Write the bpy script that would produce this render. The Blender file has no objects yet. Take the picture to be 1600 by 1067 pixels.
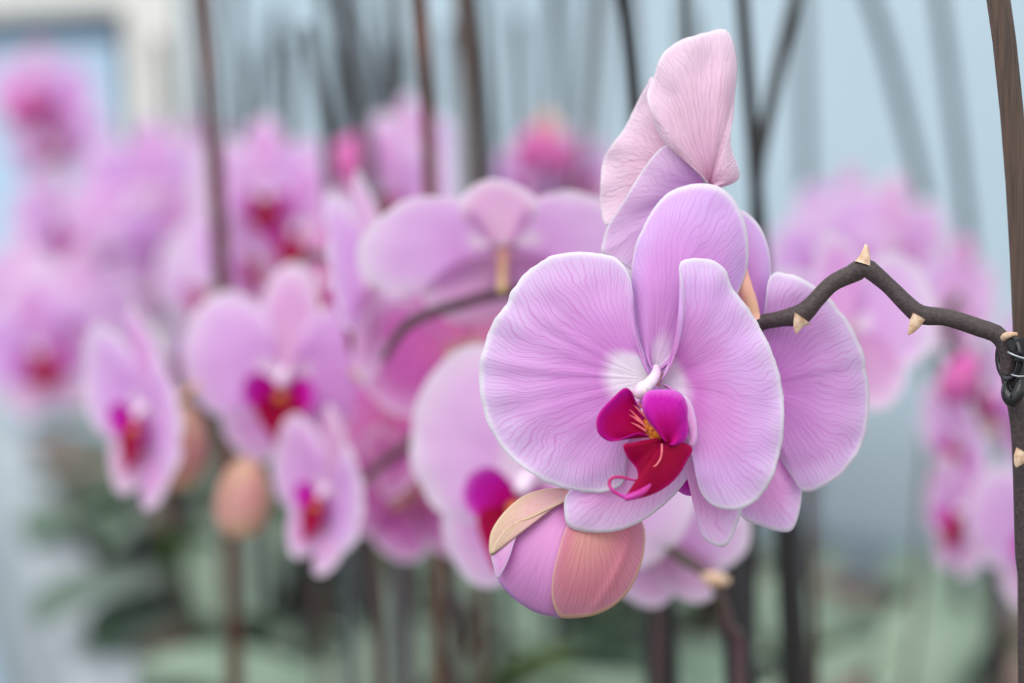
import bpy, bmesh, math, random
from mathutils import Vector, Matrix, noise, Euler

# ------------------------------------------------------------------ camera, world, sun, exposure
SC = bpy.context.scene
COL = SC.collection
PITCH = math.radians(6.0)
CAM = Vector((0.0, 0.0, 1.45))
F_PX = 1600 * 75.0 / 36.0
D0 = 0.70                                   # distance of the flower in focus
R_, F_, U_ = Vector((1, 0, 0)), Vector((0, math.cos(PITCH), -math.sin(PITCH))), Vector((0, math.sin(PITCH), math.cos(PITCH)))

def P(px, py, d):
    """point of the place seen at photo pixel (px, py), d metres in front of the camera"""
    return CAM + d * (F_ + R_ * ((px - 800) / F_PX) + U_ * ((533.5 - py) / F_PX))

cd = bpy.data.cameras.new('camera'); cam = bpy.data.objects.new('camera', cd); COL.objects.link(cam)
cd.lens = 75; cd.sensor_width = 36; cd.clip_start = 0.02
cam.location = CAM; cam.rotation_euler = (math.pi / 2 - PITCH, 0, 0)
cd.dof.use_dof = True; cd.dof.focus_distance = D0 + 0.002; cd.dof.aperture_fstop = 4.0
SC.camera = cam

world = bpy.data.worlds.new('overcast_sky'); SC.world = world; world.use_nodes = True
wn, wl = world.node_tree.nodes, world.node_tree.links
wn.clear()
wo = wn.new('ShaderNodeOutputWorld'); wb = wn.new('ShaderNodeBackground'); wr = wn.new('ShaderNodeValToRGB')
wt = wn.new('ShaderNodeTexCoord'); ws = wn.new('ShaderNodeSeparateXYZ'); wm = wn.new('ShaderNodeMapRange')
wl.new(wt.outputs['Generated'], ws.inputs[0]); wl.new(ws.outputs['Z'], wm.inputs['Value'])
wm.inputs['From Min'].default_value = -1; wm.inputs['From Max'].default_value = 1
wl.new(wm.outputs[0], wr.inputs[0]); wl.new(wr.outputs[0], wb.inputs[0]); wl.new(wb.outputs[0], wo.inputs[0])
e = wr.color_ramp.elements
e[0].position = 0.44; e[0].color = (0.40, 0.43, 0.42, 1)
e[1].position = 0.95; e[1].color = (1.10, 1.08, 1.08, 1)
x_ = e.new(0.52); x_.color = (0.82, 0.87, 0.91, 1)
wb.inputs['Strength'].default_value = 1.0

sd = bpy.data.lights.new('soft_sun', 'SUN'); sun = bpy.data.objects.new('soft_sun', sd); COL.objects.link(sun)
sd.energy = 1.0; sd.angle = math.radians(50); sd.color = (1.0, 0.97, 0.93)
sun.rotation_euler = Euler((math.radians(38), 0, math.radians(-35)))
vs = SC.view_settings
SC.display_settings.display_device = 'sRGB'
vs.view_transform = 'Standard'; vs.look = 'None'; vs.gamma = 1; vs.exposure = 0.58; vs.use_curve_mapping = False
SC.cycles.max_bounces = 8; SC.cycles.transmission_bounces = 4; SC.cycles.diffuse_bounces = 4

rnd = random.Random(7)

# ------------------------------------------------------------------ helpers
def S(r, g, b):
    f = lambda c: (c / 255 / 12.92) if c / 255 <= 0.04045 else ((c / 255 + 0.055) / 1.055) ** 2.4
    return (f(r), f(g), f(b), 1)

def new_mat(name):
    m = bpy.data.materials.new(name); m.use_nodes = True
    n = m.node_tree.nodes; n.clear()
    return m, n, m.node_tree.links

def thin_out(n, l, color_socket, trans, rough=0.5, spec=0.25, bump=None, sheen=0.0):
    pb = n.new('ShaderNodeBsdfPrincipled'); tr = n.new('ShaderNodeBsdfTranslucent')
    mx = n.new('ShaderNodeMixShader'); out = n.new('ShaderNodeOutputMaterial')
    l.new(color_socket, pb.inputs['Base Color']); l.new(color_socket, tr.inputs['Color'])
    pb.inputs['Roughness'].default_value = rough; pb.inputs['Specular IOR Level'].default_value = spec
    if sheen: pb.inputs['Sheen Weight'].default_value = sheen
    mx.inputs[0].default_value = trans
    l.new(pb.outputs[0], mx.inputs[1]); l.new(tr.outputs[0], mx.inputs[2]); l.new(mx.outputs[0], out.inputs[0])
    if bump is not None:
        l.new(bump, pb.inputs['Normal']); l.new(bump, tr.inputs['Normal'])

def mixc(n, l, fac, a, b, mode='MIX'):
    m = n.new('ShaderNodeMix'); m.data_type = 'RGBA'; m.blend_type = mode
    for s, v in ((m.inputs[0], fac), (m.inputs[6], a), (m.inputs[7], b)):
        if isinstance(v, bpy.types.NodeSocket): l.new(v, s)
        else: s.default_value = v
    return m.outputs[2]

def maths(n, l, op, a, b=0.0, c=None, clamp=False):
    m = n.new('ShaderNodeMath'); m.operation = op; m.use_clamp = clamp
    for i, v in enumerate((a, b) if c is None else (a, b, c)):
        if isinstance(v, bpy.types.NodeSocket): l.new(v, m.inputs[i])
        else: m.inputs[i].default_value = v
    return m.outputs[0]

def smooth(n, l, v, lo, hi, a=0.0, b=1.0):
    m = n.new('ShaderNodeMapRange'); m.interpolation_type = 'SMOOTHSTEP'
    l.new(v, m.inputs['Value'])
    m.inputs['From Min'].default_value = lo; m.inputs['From Max'].default_value = hi
    m.inputs['To Min'].default_value = a; m.inputs['To Max'].default_value = b
    return m.outputs[0]

def noise_node(n, l, vec, scale, detail=2.0, rough=0.5, dist=0.0):
    t = n.new('ShaderNodeTexNoise'); t.noise_dimensions = '3D'
    l.new(vec, t.inputs['Vector']); t.inputs['Scale'].default_value = scale
    t.inputs['Detail'].default_value = detail; t.inputs['Roughness'].default_value = rough
    t.inputs['Distortion'].default_value = dist
    return t

def petal_mat(name, stops, vein, vein_amt=0.5, trans=0.4, su=0.2, sv=2.6, rim_w=0.975, rim=(0.83, 0.80, 0.87, 1),
              vary=0.0, relief=0.35, reach=(0.10, 0.35), wob=0.5):
    """petal tissue: colour by distance from the petal's foot, branching veins, pale rim.
    the surface map stores (distance along the rim in mm, 0 foot .. 1 rim)"""
    m, n, l = new_mat(name)
    tc = n.new('ShaderNodeTexCoord'); sp = n.new('ShaderNodeSeparateXYZ'); l.new(tc.outputs['UV'], sp.inputs[0])
    u, r = sp.outputs[0], sp.outputs[1]
    oi = n.new('ShaderNodeObjectInfo')
    soft = noise_node(n, l, tc.outputs['Object'], 60, 2)
    rr = maths(n, l, 'ADD', r, maths(n, l, 'MULTIPLY', maths(n, l, 'SUBTRACT', soft.outputs['Fac'], 0.5), 0.22))
    ramp = n.new('ShaderNodeValToRGB'); l.new(rr, ramp.inputs[0]); ramp.color_ramp.interpolation = 'EASE'
    el = ramp.color_ramp.elements
    el[0].position, el[0].color = stops[0]; el[1].position, el[1].color = stops[-1]
    for p_, c_ in stops[1:-1]:
        q = el.new(p_); q.color = c_
    cmb = n.new('ShaderNodeCombineXYZ')
    l.new(maths(n, l, 'MULTIPLY', u, su), cmb.inputs[0]); l.new(maths(n, l, 'MULTIPLY', r, sv), cmb.inputs[1])
    l.new(maths(n, l, 'MULTIPLY', oi.outputs['Random'], 20.0), cmb.inputs[2])
    cm2 = n.new('ShaderNodeCombineXYZ')
    l.new(maths(n, l, 'MULTIPLY', u, su * 0.18), cm2.inputs[0]); l.new(maths(n, l, 'MULTIPLY', r, 2.2), cm2.inputs[1])
    l.new(maths(n, l, 'MULTIPLY', oi.outputs['Random'], 20.0), cm2.inputs[2])
    nz = noise_node(n, l, cm2.outputs[0], 1.0, 0.5, 0.5, 0.0)
    cm3 = n.new('ShaderNodeCombineXYZ')
    l.new(maths(n, l, 'MULTIPLY', u, su * 0.6), cm3.inputs[0]); l.new(maths(n, l, 'MULTIPLY', r, 9.0), cm3.inputs[1])
    nz3 = noise_node(n, l, cm3.outputs[0], 1.0, 1.0, 0.5, 0.0)
    nz2 = noise_node(n, l, cmb.outputs[0], 2.3, 2.0, 0.5, 0.5)
    x = maths(n, l, 'MULTIPLY_ADD', u, su * 0.68, maths(n, l, 'MULTIPLY', maths(n, l, 'SUBTRACT', nz.outputs['Fac'], 0.5), 3.4 * min(1.0, wob * 1.5)))
    x = maths(n, l, 'ADD', x, maths(n, l, 'MULTIPLY', maths(n, l, 'SUBTRACT', nz3.outputs['Fac'], 0.5), wob))
    def line(off, w, amp):
        fr = maths(n, l, 'FRACT', maths(n, l, 'ADD', maths(n, l, 'SUBTRACT', x, off), 0.5))
        dd = maths(n, l, 'ABSOLUTE', maths(n, l, 'SUBTRACT', fr, 0.5))
        return maths(n, l, 'MULTIPLY', smooth(n, l, dd, 0.0, w, 1.0, 0.0), amp)
    veins = line(0.0, 0.075, 1.0)
    veins = maths(n, l, 'MAXIMUM', veins, line(smooth(n, l, r, 0.22, 0.62, 0.0, 0.5), 0.065, smooth(n, l, r, 0.2, 0.35, 0.0, 0.9)))
    veins = maths(n, l, 'MAXIMUM', veins, line(smooth(n, l, r, 0.45, 0.85, 0.0, 0.25), 0.05, smooth(n, l, r, 0.45, 0.6, 0.0, 0.7)))
    veins = maths(n, l, 'MAXIMUM', veins, line(smooth(n, l, r, 0.5, 0.9, 0.5, 0.75), 0.05, smooth(n, l, r, 0.5, 0.65, 0.0, 0.7)))
    fade = maths(n, l, 'MULTIPLY', smooth(n, l, r, reach[0], reach[1]), smooth(n, l, r, 0.88, 1.0, 1.0, 0.25))
    vf = maths(n, l, 'MULTIPLY', maths(n, l, 'MULTIPLY', veins, fade), vein_amt)
    c = mixc(n, l, vf, ramp.outputs[0], vein)
    c = mixc(n, l, smooth(n, l, r, rim_w - 0.025, rim_w + 0.022), c, rim)
    if vary:
        hs = n.new('ShaderNodeHueSaturation')
        l.new(maths(n, l, 'MULTIPLY_ADD', oi.outputs['Random'], 0.05 * vary, 0.5 - 0.02 * vary), hs.inputs['Hue'])
        l.new(maths(n, l, 'MULTIPLY_ADD', oi.outputs['Random'], -0.5 * vary, 1.0 + 0.2 * vary), hs.inputs['Saturation'])
        l.new(c, hs.inputs['Color']); c = hs.outputs[0]
    bp = n.new('ShaderNodeBump'); bp.inputs['Strength'].default_value = relief; bp.inputs['Distance'].default_value = 0.0006
    hgt = maths(n, l, 'SUBTRACT', maths(n, l, 'MULTIPLY', nz2.outputs['Fac'], 1.0), maths(n, l, 'MULTIPLY', veins, 0.15))
    l.new(hgt, bp.inputs['Height'])
    thin_out(n, l, c, trans, 0.55, 0.2, bp.outputs[0], 0.05)
    return m

def simple_mat(name, col, rough=0.5, spec=0.3, col2=None, nscale=40, stretch=None, trans=0.0, bump=0.0, metal=0.0, random_hue=0.0):
    m, n, l = new_mat(name)
    tc = n.new('ShaderNodeTexCoord'); vec = tc.outputs['Object']
    if stretch:
        mp = n.new('ShaderNodeMapping'); mp.inputs['Scale'].default_value = stretch; l.new(vec, mp.inputs[0]); vec = mp.outputs[0]
    nz = noise_node(n, l, vec, nscale, 4, 0.6)
    c = mixc(n, l, smooth(n, l, nz.outputs['Fac'], 0.35, 0.68), col, col2 or col)
    if random_hue:
        oi = n.new('ShaderNodeObjectInfo'); hs = n.new('ShaderNodeHueSaturation')
        l.new(maths(n, l, 'MULTIPLY_ADD', oi.outputs['Random'], random_hue, 1 - random_hue / 2), hs.inputs['Value'])
        l.new(c, hs.inputs['Color']); c = hs.outputs[0]
    bo = None
    if bump:
        bp = n.new('ShaderNodeBump'); bp.inputs['Strength'].default_value = bump; bp.inputs['Distance'].default_value = 0.002
        l.new(nz.outputs['Fac'], bp.inputs['Height']); bo = bp.outputs[0]
    if trans:
        thin_out(n, l, c, trans, rough, spec, bo)
    else:
        pb = n.new('ShaderNodeBsdfPrincipled'); out = n.new('ShaderNodeOutputMaterial')
        l.new(c, pb.inputs['Base Color']); pb.inputs['Roughness'].default_value = rough
        pb.inputs['Specular IOR Level'].default_value = spec; pb.inputs['Metallic'].default_value = metal
        if bo: l.new(bo, pb.inputs['Normal'])
        l.new(pb.outputs[0], out.inputs[0])
    return m

WHITE = S(232, 222, 240)
M = {}
M['petal'] = petal_mat('petal_lilac', [(0.0, S(243, 236, 242)), (0.20, S(239, 228, 242)), (0.33, S(217, 148, 218)), (0.47, S(218, 156, 221)),
                                       (0.75, S(222, 176, 227)), (0.97, S(226, 200, 235))], S(204, 96, 196), 0.38)
M['petal_right'] = petal_mat('petal_lilac_bright', [(0.0, S(242, 232, 242)), (0.19, S(239, 222, 240)), (0.31, S(220, 138, 215)), (0.5, S(223, 158, 222)),
                                       (0.8, S(227, 188, 238)), (0.97, S(231, 208, 241))], S(208, 104, 202), 0.32)
M['sepal'] = petal_mat('sepal_lilac', [(0.0, S(242, 234, 242)), (0.14, S(237, 214, 238)), (0.27, S(221, 160, 222)), (0.6, S(221, 162, 225)),
                                       (0.97, S(225, 190, 239))], S(196, 104, 206), 0.27, su=0.18, sv=3)
M['sepal_pale'] = petal_mat('sepal_pale', [(0.0, S(244, 232, 242)), (0.3, S(236, 190, 230)), (0.7, S(236, 180, 230)), (0.97, S(234, 206, 240))],
                            S(214, 120, 204), 0.3, su=0.15, sv=3)
M['petal_back'] = petal_mat('petal_back_pale', [(0.0, S(238, 180, 214)), (0.2, S(240, 200, 226)), (0.55, S(237, 205, 225)), (0.97, S(236, 214, 230))],
                            S(212, 140, 196), 0.25, su=0.24, sv=4, relief=1.0, rim=(0.87, 0.78, 0.85, 1), reach=(0.0, 0.2))
M['sepal_mauve'] = petal_mat('petal_mauve', [(0.0, S(228, 176, 220)), (0.3, S(222, 178, 226)), (0.97, S(230, 202, 232))], S(196, 124, 198), 0.28, su=0.2, sv=2)  # mauve tissue of the topmost bloom's sepals
M['petal_far'] = petal_mat('petal_lilac_row', [(0.0, S(246, 236, 246)), (0.14, S(240, 218, 242)), (0.3, S(226, 170, 234)), (0.7, S(230, 184, 238)),
                                        (0.97, S(238, 214, 243))], S(214, 120, 214), 0.2, vary=0.5, trans=0.45)
M['sepal_far'] = petal_mat('sepal_pink_row', [(0.0, S(242, 228, 240)), (0.2, S(234, 180, 226)), (0.7, S(230, 172, 226)), (0.97, S(238, 208, 239))],
                           S(214, 115, 200), 0.2, vary=0.5, trans=0.45)
M['petal_rose'] = petal_mat('petal_rose_underside', [(0.0, S(230, 190, 160)), (0.2, S(226, 130, 186)), (0.6, S(220, 124, 196)), (0.97, S(232, 176, 220))],
                            S(206, 90, 170), 0.2, vary=0.3, trans=0.45)
M['lobe'] = petal_mat('lip_magenta', [(0.0, S(160, 4, 76)), (0.35, S(184, 4, 118)), (0.8, S(190, 28, 166)), (1.0, S(208, 90, 200))], S(150, 0, 90), 0.25,
                      trans=0.2, rim=S(212, 110, 205), rim_w=0.985, relief=0.1)
M['lobe_left'] = petal_mat('lip_crimson_lobe', [(0.0, S(140, 6, 40)), (0.3, S(170, 0, 64)), (0.75, S(180, 2, 92)), (1.0, S(178, 14, 142))], S(150, 0, 60), 0.15,
                      trans=0.2, rim=S(190, 20, 140), rim_w=0.99, relief=0.08)
M['midlobe'] = petal_mat('lip_crimson', [(0.0, S(156, 2, 70)), (0.4, S(138, 0, 46)), (0.9, S(146, 0, 58)), (1.0, S(176, 8, 104))], S(140, 0, 40), 0.2,
                         trans=0.15, rim=S(190, 20, 100), rim_w=0.99, relief=0.12)
for k_ in ('midlobe', 'lobe_left', 'lobe'):
    q_ = next(x for x in M[k_].node_tree.nodes if x.type == 'BSDF_PRINCIPLED'); q_.inputs['Specular IOR Level'].default_value = 0.08; q_.inputs['Sheen Weight'].default_value = 0.0
M['tendril'] = simple_mat('lip_tendril', S(176, 6, 96), 0.4, 0.4, S(176, 40, 150), 120)
M['stripe'] = simple_mat('lip_stripe', S(236, 130, 140), 0.5, 0.3, S(226, 90, 110), 300)
M['callus'] = simple_mat('lip_callus', S(214, 132, 30), 0.5, 0.4, S(140, 30, 20), 900)
M['column'] = simple_mat('column_white', S(240, 226, 240), 0.45, 0.3, S(236, 208, 236), 120, trans=0.2)
M['anther'] = simple_mat('anther_cap', S(240, 232, 220), 0.4, 0.4, S(226, 180, 226), 90, trans=0.2)
M['bud_tan'] = petal_mat('bud_tan_sepal', [(0.0, S(222, 180, 176)), (0.5, S(218, 176, 174)), (0.97, S(208, 180, 156))], S(214, 140, 150), 0.3, su=0.10, sv=4,
                         trans=0.25, rim=S(232, 206, 176), rim_w=0.97)
M['bud_salmon'] = petal_mat('bud_salmon_sepal', [(0.0, S(222, 176, 150)), (0.35, S(218, 154, 148)), (0.75, S(214, 134, 154)), (0.97, S(218, 146, 172))],
                            S(184, 84, 104), 0.34, su=0.22, sv=1.2, wob=0.12, trans=0.22, rim=S(230, 190, 160), rim_w=0.975)
M['bud_petal'] = petal_mat('bud_petal', [(0.0, S(206, 110, 184)), (0.35, S(222, 154, 210)), (0.97, S(216, 146, 208))], S(196, 90, 190), 0.2, su=0.2, sv=2, wob=0.3, trans=0.25,
                           rim=S(212, 150, 222))
M['bud_far'] = simple_mat('bud_peach', S(226, 190, 156), 0.5, 0.3, S(222, 158, 160), 45, trans=0.2)
M['bud_pink'] = simple_mat('bud_magenta', S(214, 90, 180), 0.5, 0.3, S(226, 130, 190), 60, trans=0.25)
M['pedicel'] = simple_mat('pedicel_salmon', S(240, 176, 170), 0.5, 0.3, S(226, 196, 140), 60, trans=0.2)
M['spike'] = simple_mat('spike_dark', S(58, 48, 50), 0.5, 0.35, S(72, 62, 62), 700, stretch=(1, 1, 1), bump=0.3)
M['spike_far'] = simple_mat('spike_dusky', S(96, 66, 76), 0.5, 0.35, S(74, 70, 60), 60)
M['bract'] = simple_mat('bract_cream', S(228, 204, 178), 0.6, 0.2, S(200, 160, 130), 400, trans=0.15)
M['bamboo'] = simple_mat('stake_bamboo', S(92, 74, 64), 0.55, 0.3, S(70, 58, 52), 25, stretch=(30, 30, 1), bump=0.5)
M['bamboo_rust'] = simple_mat('stake_rusty_bamboo', S(112, 62, 40), 0.6, 0.3, S(62, 42, 34), 14, stretch=(8, 8, 1))
M['stake_black'] = simple_mat('stake_black', S(28, 30, 33), 0.5, 0.3, S(42, 40, 40), 12, stretch=(8, 8, 1))
M['stake_grey'] = simple_mat('stake_grey', S(82, 90, 96), 0.5, 0.3, S(64, 66, 70), 12, stretch=(8, 8, 1))
M['clip'] = simple_mat('clip_black', S(12, 13, 16), 0.25, 0.5, S(18, 20, 24), 40)
M['clip_wire'] = simple_mat('clip_wire', S(170, 176, 184), 0.3, 0.5, None, 40, metal=0.8)
M['leaf'] = simple_mat('leaf_green', S(134, 154, 134), 0.42, 0.5, S(102, 126, 108), 9, trans=0.12, random_hue=0.5)
M['leaf_yellow'] = simple_mat('leaf_olive', S(78, 100, 44), 0.4, 0.4, S(50, 78, 36), 9, trans=0.15, random_hue=0.3)
M['pot_dark'] = simple_mat('pot_dark', S(58, 54, 52), 0.5, 0.4, S(76, 70, 66), 20)
M['pot_pink'] = simple_mat('pot_clay', S(184, 150, 138), 0.6, 0.2, S(160, 128, 116), 20)
M['bark'] = simple_mat('bark_chips', S(176, 138, 120), 0.8, 0.2, S(84, 60, 50), 60, bump=1.0)
M['rail'] = simple_mat('bench_rail_white', S(160, 168, 174), 0.45, 0.35, S(146, 156, 162), 6, bump=0.05)
M['panel'] = simple_mat('bench_side_grey', S(120, 132, 138), 0.5, 0.3, S(136, 146, 150), 5)
M['benchtop'] = simple_mat('bench_mesh', S(168, 144, 132), 0.7, 0.2, S(52, 54, 50), 16)
M['floor'] = simple_mat('floor_concrete', S(132, 136, 136), 0.8, 0.2, S(112, 116, 116), 5)
M['film'] = simple_mat('greenhouse_film', S(198, 218, 230), 0.5, 0.2, S(192, 214, 227), 2, trans=0.75)
M['film_blue'] = simple_mat('greenhouse_film_blue', S(196, 222, 246), 0.5, 0.2, S(190, 218, 244), 2, trans=0.8)
M['cream'] = simple_mat('cream_panel', S(240, 238, 232), 0.6, 0.2, S(232, 232, 228), 2, trans=0.75)
M['frame_grey'] = simple_mat('frame_bluegrey', S(138, 158, 170), 0.5, 0.3, S(128, 148, 162), 4)
M['beam'] = simple_mat('beam_blue', S(22, 60, 90), 0.5, 0.3, S(40, 60, 80), 3)

def link(o, parent=None):
    COL.objects.link(o)
    if parent is not None:
        o.parent = parent
    return o

def thing(name, label, cat, loc, group=None):
    o = bpy.data.objects.new(name, None); o.location = loc; o.empty_display_size = 0.02
    COL.objects.link(o); o['label'] = label; o['category'] = cat
    if group: o['group'] = group
    return o

def tag(o, label=None, cat=None, group=None, kind=None):
    for k, v in (('label', label), ('category', cat), ('group', group), ('kind', kind)):
        if v: o[k] = v
    return o

def mesh_obj(name, bm, mats, parent=None, loc=None, smooth_=True, solid=0.0, origin=None):
    """origin: world point the mesh data (given in world coordinates) is made relative to"""
    if origin is not None:
        bmesh.ops.translate(bm, vec=-Vector(origin), verts=bm.verts)
    me = bpy.data.meshes.new(name); bm.normal_update(); bm.to_mesh(me); bm.free()
    for m in (mats if isinstance(mats, (list, tuple)) else [mats]): me.materials.append(m)
    if smooth_:
        me.polygons.foreach_set('use_smooth', [True] * len(me.polygons))
    o = bpy.data.objects.new(name, me)
    link(o, parent)
    if loc is not None: o.location = loc
    if solid:
        s = o.modifiers.new('thickness', 'SOLIDIFY'); s.thickness = solid; s.offset = 0
    return o

def catmull(pts, n, closed=False):
    pts = [Vector(p) for p in pts]
    N = len(pts)
    # arc-length even resampling of a Catmull-Rom curve
    fine = []
    segs = N if closed else N - 1
    for i in range(segs):
        g = (lambda k: pts[k % N]) if closed else (lambda k: pts[min(max(k, 0), N - 1)])
        p0, p1, p2, p3 = g(i - 1), g(i), g(i + 1), g(i + 2)
        for s in range(10):
            t = s / 10
            fine.append(0.5 * ((2 * p1) + (p2 - p0) * t + (2 * p0 - 5 * p1 + 4 * p2 - p3) * t * t + (3 * p1 - p0 - 3 * p2 + p3) * t ** 3))
    fine.append(pts[0].copy() if closed else pts[-1].copy())
    L = [0.0]
    for a, b in zip(fine, fine[1:]): L.append(L[-1] + (b - a).length)
    out, j = [], 0
    for i in range(n):
        s = L[-1] * i / (n - 1)
        while j < len(L) - 2 and L[j + 1] < s: j += 1
        t = (s - L[j]) / max(1e-9, L[j + 1] - L[j])
        out.append(fine[j].lerp(fine[j + 1], t))
    return out, L[-1]

def fan(bm, base, outline, mapf, unit=1.0, nu=72, nr=22, curve=0.0, mid=None, bulge=0.0, ruffle=0.0, seed=0, wav=0.0, dfun=None, mi=0, edge_pow=1.0, xy_noise=0.0):
    """a petal: rays run from its foot to every point of its rim.  points are (x, y, height toward the viewer in mm);
    unit = millimetres per x/y unit.  mapf turns such a point into a 3D position."""
    base = Vector(base)
    pts, ln = catmull([Vector((p[0], p[1], p[2] if len(p) > 2 else 0.0)) for p in outline], nu)
    uvl = bm.loops.layers.uv.verify()
    if mid is None: mid = pts[nu // 2]
    mv = Vector((mid[0] - base.x, mid[1] - base.y, 0)); ml = max(1e-6, mv.length)
    rows = []
    for k, q in enumerate(pts):
        row = []
        dv = Vector((q.x - base.x, q.y - base.y, 0))
        tgt = dv.lerp(mv * (dv.length / ml), curve)
        c = Vector((base.x, base.y, 0)) + 0.5 * tgt
        for i in range(1, nr + 1):
            r = (i / nr) ** 0.9
            xy = (1 - r) ** 2 * Vector((base.x, base.y, 0)) + 2 * r * (1 - r) * c + r * r * Vector((q.x, q.y, 0))
            z = base.z + (q.z - base.z) * r ** edge_pow + bulge * 4 * r * (1 - r)
            if dfun: z = dfun(xy.x, xy.y, r)
            w = r ** 3
            if ruffle: z += ruffle * w * noise.noise(Vector((xy.x * unit * 0.10, xy.y * unit * 0.10, seed)))
            if wav: z += wav * r * noise.noise(Vector((k / nu * 9, r * 0.8, seed + 5)))
            if xy_noise:
                nn = xy_noise * r ** 8 * noise.noise(Vector((xy.x * unit * 0.35, xy.y * unit * 0.35, seed + 9)))
                xy = xy + dv.normalized() * nn
            row.append(((xy.x, xy.y, z), (k / (nu - 1) * ln * unit, r)))
        rows.append(row)
    b = bm.verts.new(mapf(base.x, base.y, base.z if not dfun else dfun(base.x, base.y, 0)))
    V = [[bm.verts.new(mapf(*p)) for p, _ in row] for row in rows]
    for k in range(nu - 1):
        f = bm.faces.new((b, V[k][0], V[k + 1][0])); f.material_index = mi
        for lp, uv in zip(f.loops, ((rows[k][0][1][0], 0.0), rows[k][0][1], rows[k + 1][0][1])): lp[uvl].uv = uv
        for i in range(nr - 1):
            f = bm.faces.new((V[k][i], V[k][i + 1], V[k + 1][i + 1], V[k + 1][i])); f.material_index = mi
            for lp, uv in zip(f.loops, (rows[k][i][1], rows[k][i + 1][1], rows[k + 1][i + 1][1], rows[k + 1][i][1])): lp[uvl].uv = uv

def tube(bm, pts, radii, sides=10, n=None, mi=0, cap=True, flat=1.0):
    """round tube through the points with a radius at each"""
    k = len(pts)
    if not isinstance(radii, (list, tuple)): radii = [radii] * k
    if n:
        P4 = [Vector((p[0], p[1], p[2])) for p in pts]
        out, _ = catmull(P4, n)
        # radii interpolated by nearest segment length
        L = [0.0]
        for a, b in zip(P4, P4[1:]): L.append(L[-1] + (b - a).length)
        rs = []
        for i in range(n):
            s = L[-1] * i / (n - 1); j = 0
            while j < k - 2 and L[j + 1] < s: j += 1
            t = (s - L[j]) / max(1e-9, L[j + 1] - L[j]); rs.append(radii[j] * (1 - t) + radii[j + 1] * t)
        pts, radii = out, rs
    pts = [Vector(p) for p in pts]
    uvl = bm.loops.layers.uv.verify()
    up = None; rings = []
    for i, p in enumerate(pts):
        t = (pts[min(i + 1, len(pts) - 1)] - pts[max(i - 1, 0)])
        t = t.normalized() if t.length > 1e-9 else Vector((0, 0, 1))
        if up is None:
            up = t.cross(Vector((0, 1, 0.01)))
            if up.length < 1e-3: up = t.cross(Vector((1, 0, 0)))
        up = (up - t * up.dot(t)).normalized(); sd_ = t.cross(up)
        rings.append([bm.verts.new(p + radii[i] * (math.cos(a) * up + flat * math.sin(a) * sd_)) for a in [2 * math.pi * s / sides for s in range(sides)]])
    for i in range(len(rings) - 1):
        for s in range(sides):
            f = bm.faces.new((rings[i][s], rings[i][(s + 1) % sides], rings[i + 1][(s + 1) % sides], rings[i + 1][s])); f.material_index = mi
            for lp, uv in zip(f.loops, ((s, i), (s + 1, i), (s + 1, i + 1), (s, i + 1))): lp[uvl].uv = (uv[0] / sides, uv[1] / len(rings))
    if cap:
        for rg in (rings[0], rings[-1]):
            try:
                f = bm.faces.new(rg); f.material_index = mi
            except ValueError: pass

def blob(bm, c, rx, ry, rz, axis=None, seg=20, rings=14, mi=0, power=1.0, taper=0.0):
    """rounded body; z axis turned onto `axis`; taper narrows its far end"""
    R = Matrix.Identity(3)
    if axis is not None: R = Vector((0, 0, 1)).rotation_difference(Vector(axis)).to_matrix()
    uvl = bm.loops.layers.uv.verify()
    G = []
    for i in range(rings + 1):
        th = math.pi * i / rings; row = []
        for s in range(seg):
            a = 2 * math.pi * s / seg
            k = 1 - taper * (1 + math.cos(th)) / 2
            v = Vector((rx * math.sin(th) * math.cos(a) * k, ry * math.sin(th) * math.sin(a) * k, rz * math.cos(th)))
            row.append(bm.verts.new(Vector(c) + R @ v))
        G.append(row)
    for i in range(rings):
        for s in range(seg):
            try:
                f = bm.faces.new((G[i][s], G[i + 1][s], G[i + 1][(s + 1) % seg], G[i][(s + 1) % seg])); f.material_index = mi
                for lp, uv in zip(f.loops, ((s, i), (s, i + 1), (s + 1, i + 1), (s + 1, i))): lp[uvl].uv = (uv[0] / seg * 120, uv[1] / rings * 0.9)
            except ValueError: pass
    bmesh.ops.remove_doubles(bm, verts=[v for r in (G[0], G[-1]) for v in r], dist=1e-7)

def box(bm, lo, hi, mi=0, bev=0.0):
    r = bmesh.ops.create_cube(bm, size=1.0)
    for v in r['verts']:
        v.co = Vector([lo[i] + (v.co[i] + 0.5) * (hi[i] - lo[i]) for i in range(3)])
    if bev:
        es = list({e for v in r['verts'] for e in v.link_edges})
        bmesh.ops.bevel(bm, geom=es, offset=bev, segments=2, affect='EDGES', profile=0.5)

# ------------------------------------------------------------------ bench axes
A = Vector((-0.29, 0.957, 0)).normalized()       # along the bench, away from the viewer
B = Vector((A.y, -A.x, 0))                       # across the bench, to the right
E0 = Vector((0.235, 0.0, 0))                     # a point of the bench's left edge
BENCH_Z = 0.80
def bench(s, t, z=0.0): return E0 + A * s + B * t + Vector((0, 0, z))
def bench_st(p):
    q = Vector((p[0], p[1], 0)) - E0
    return q.dot(A), q.dot(B)

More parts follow.
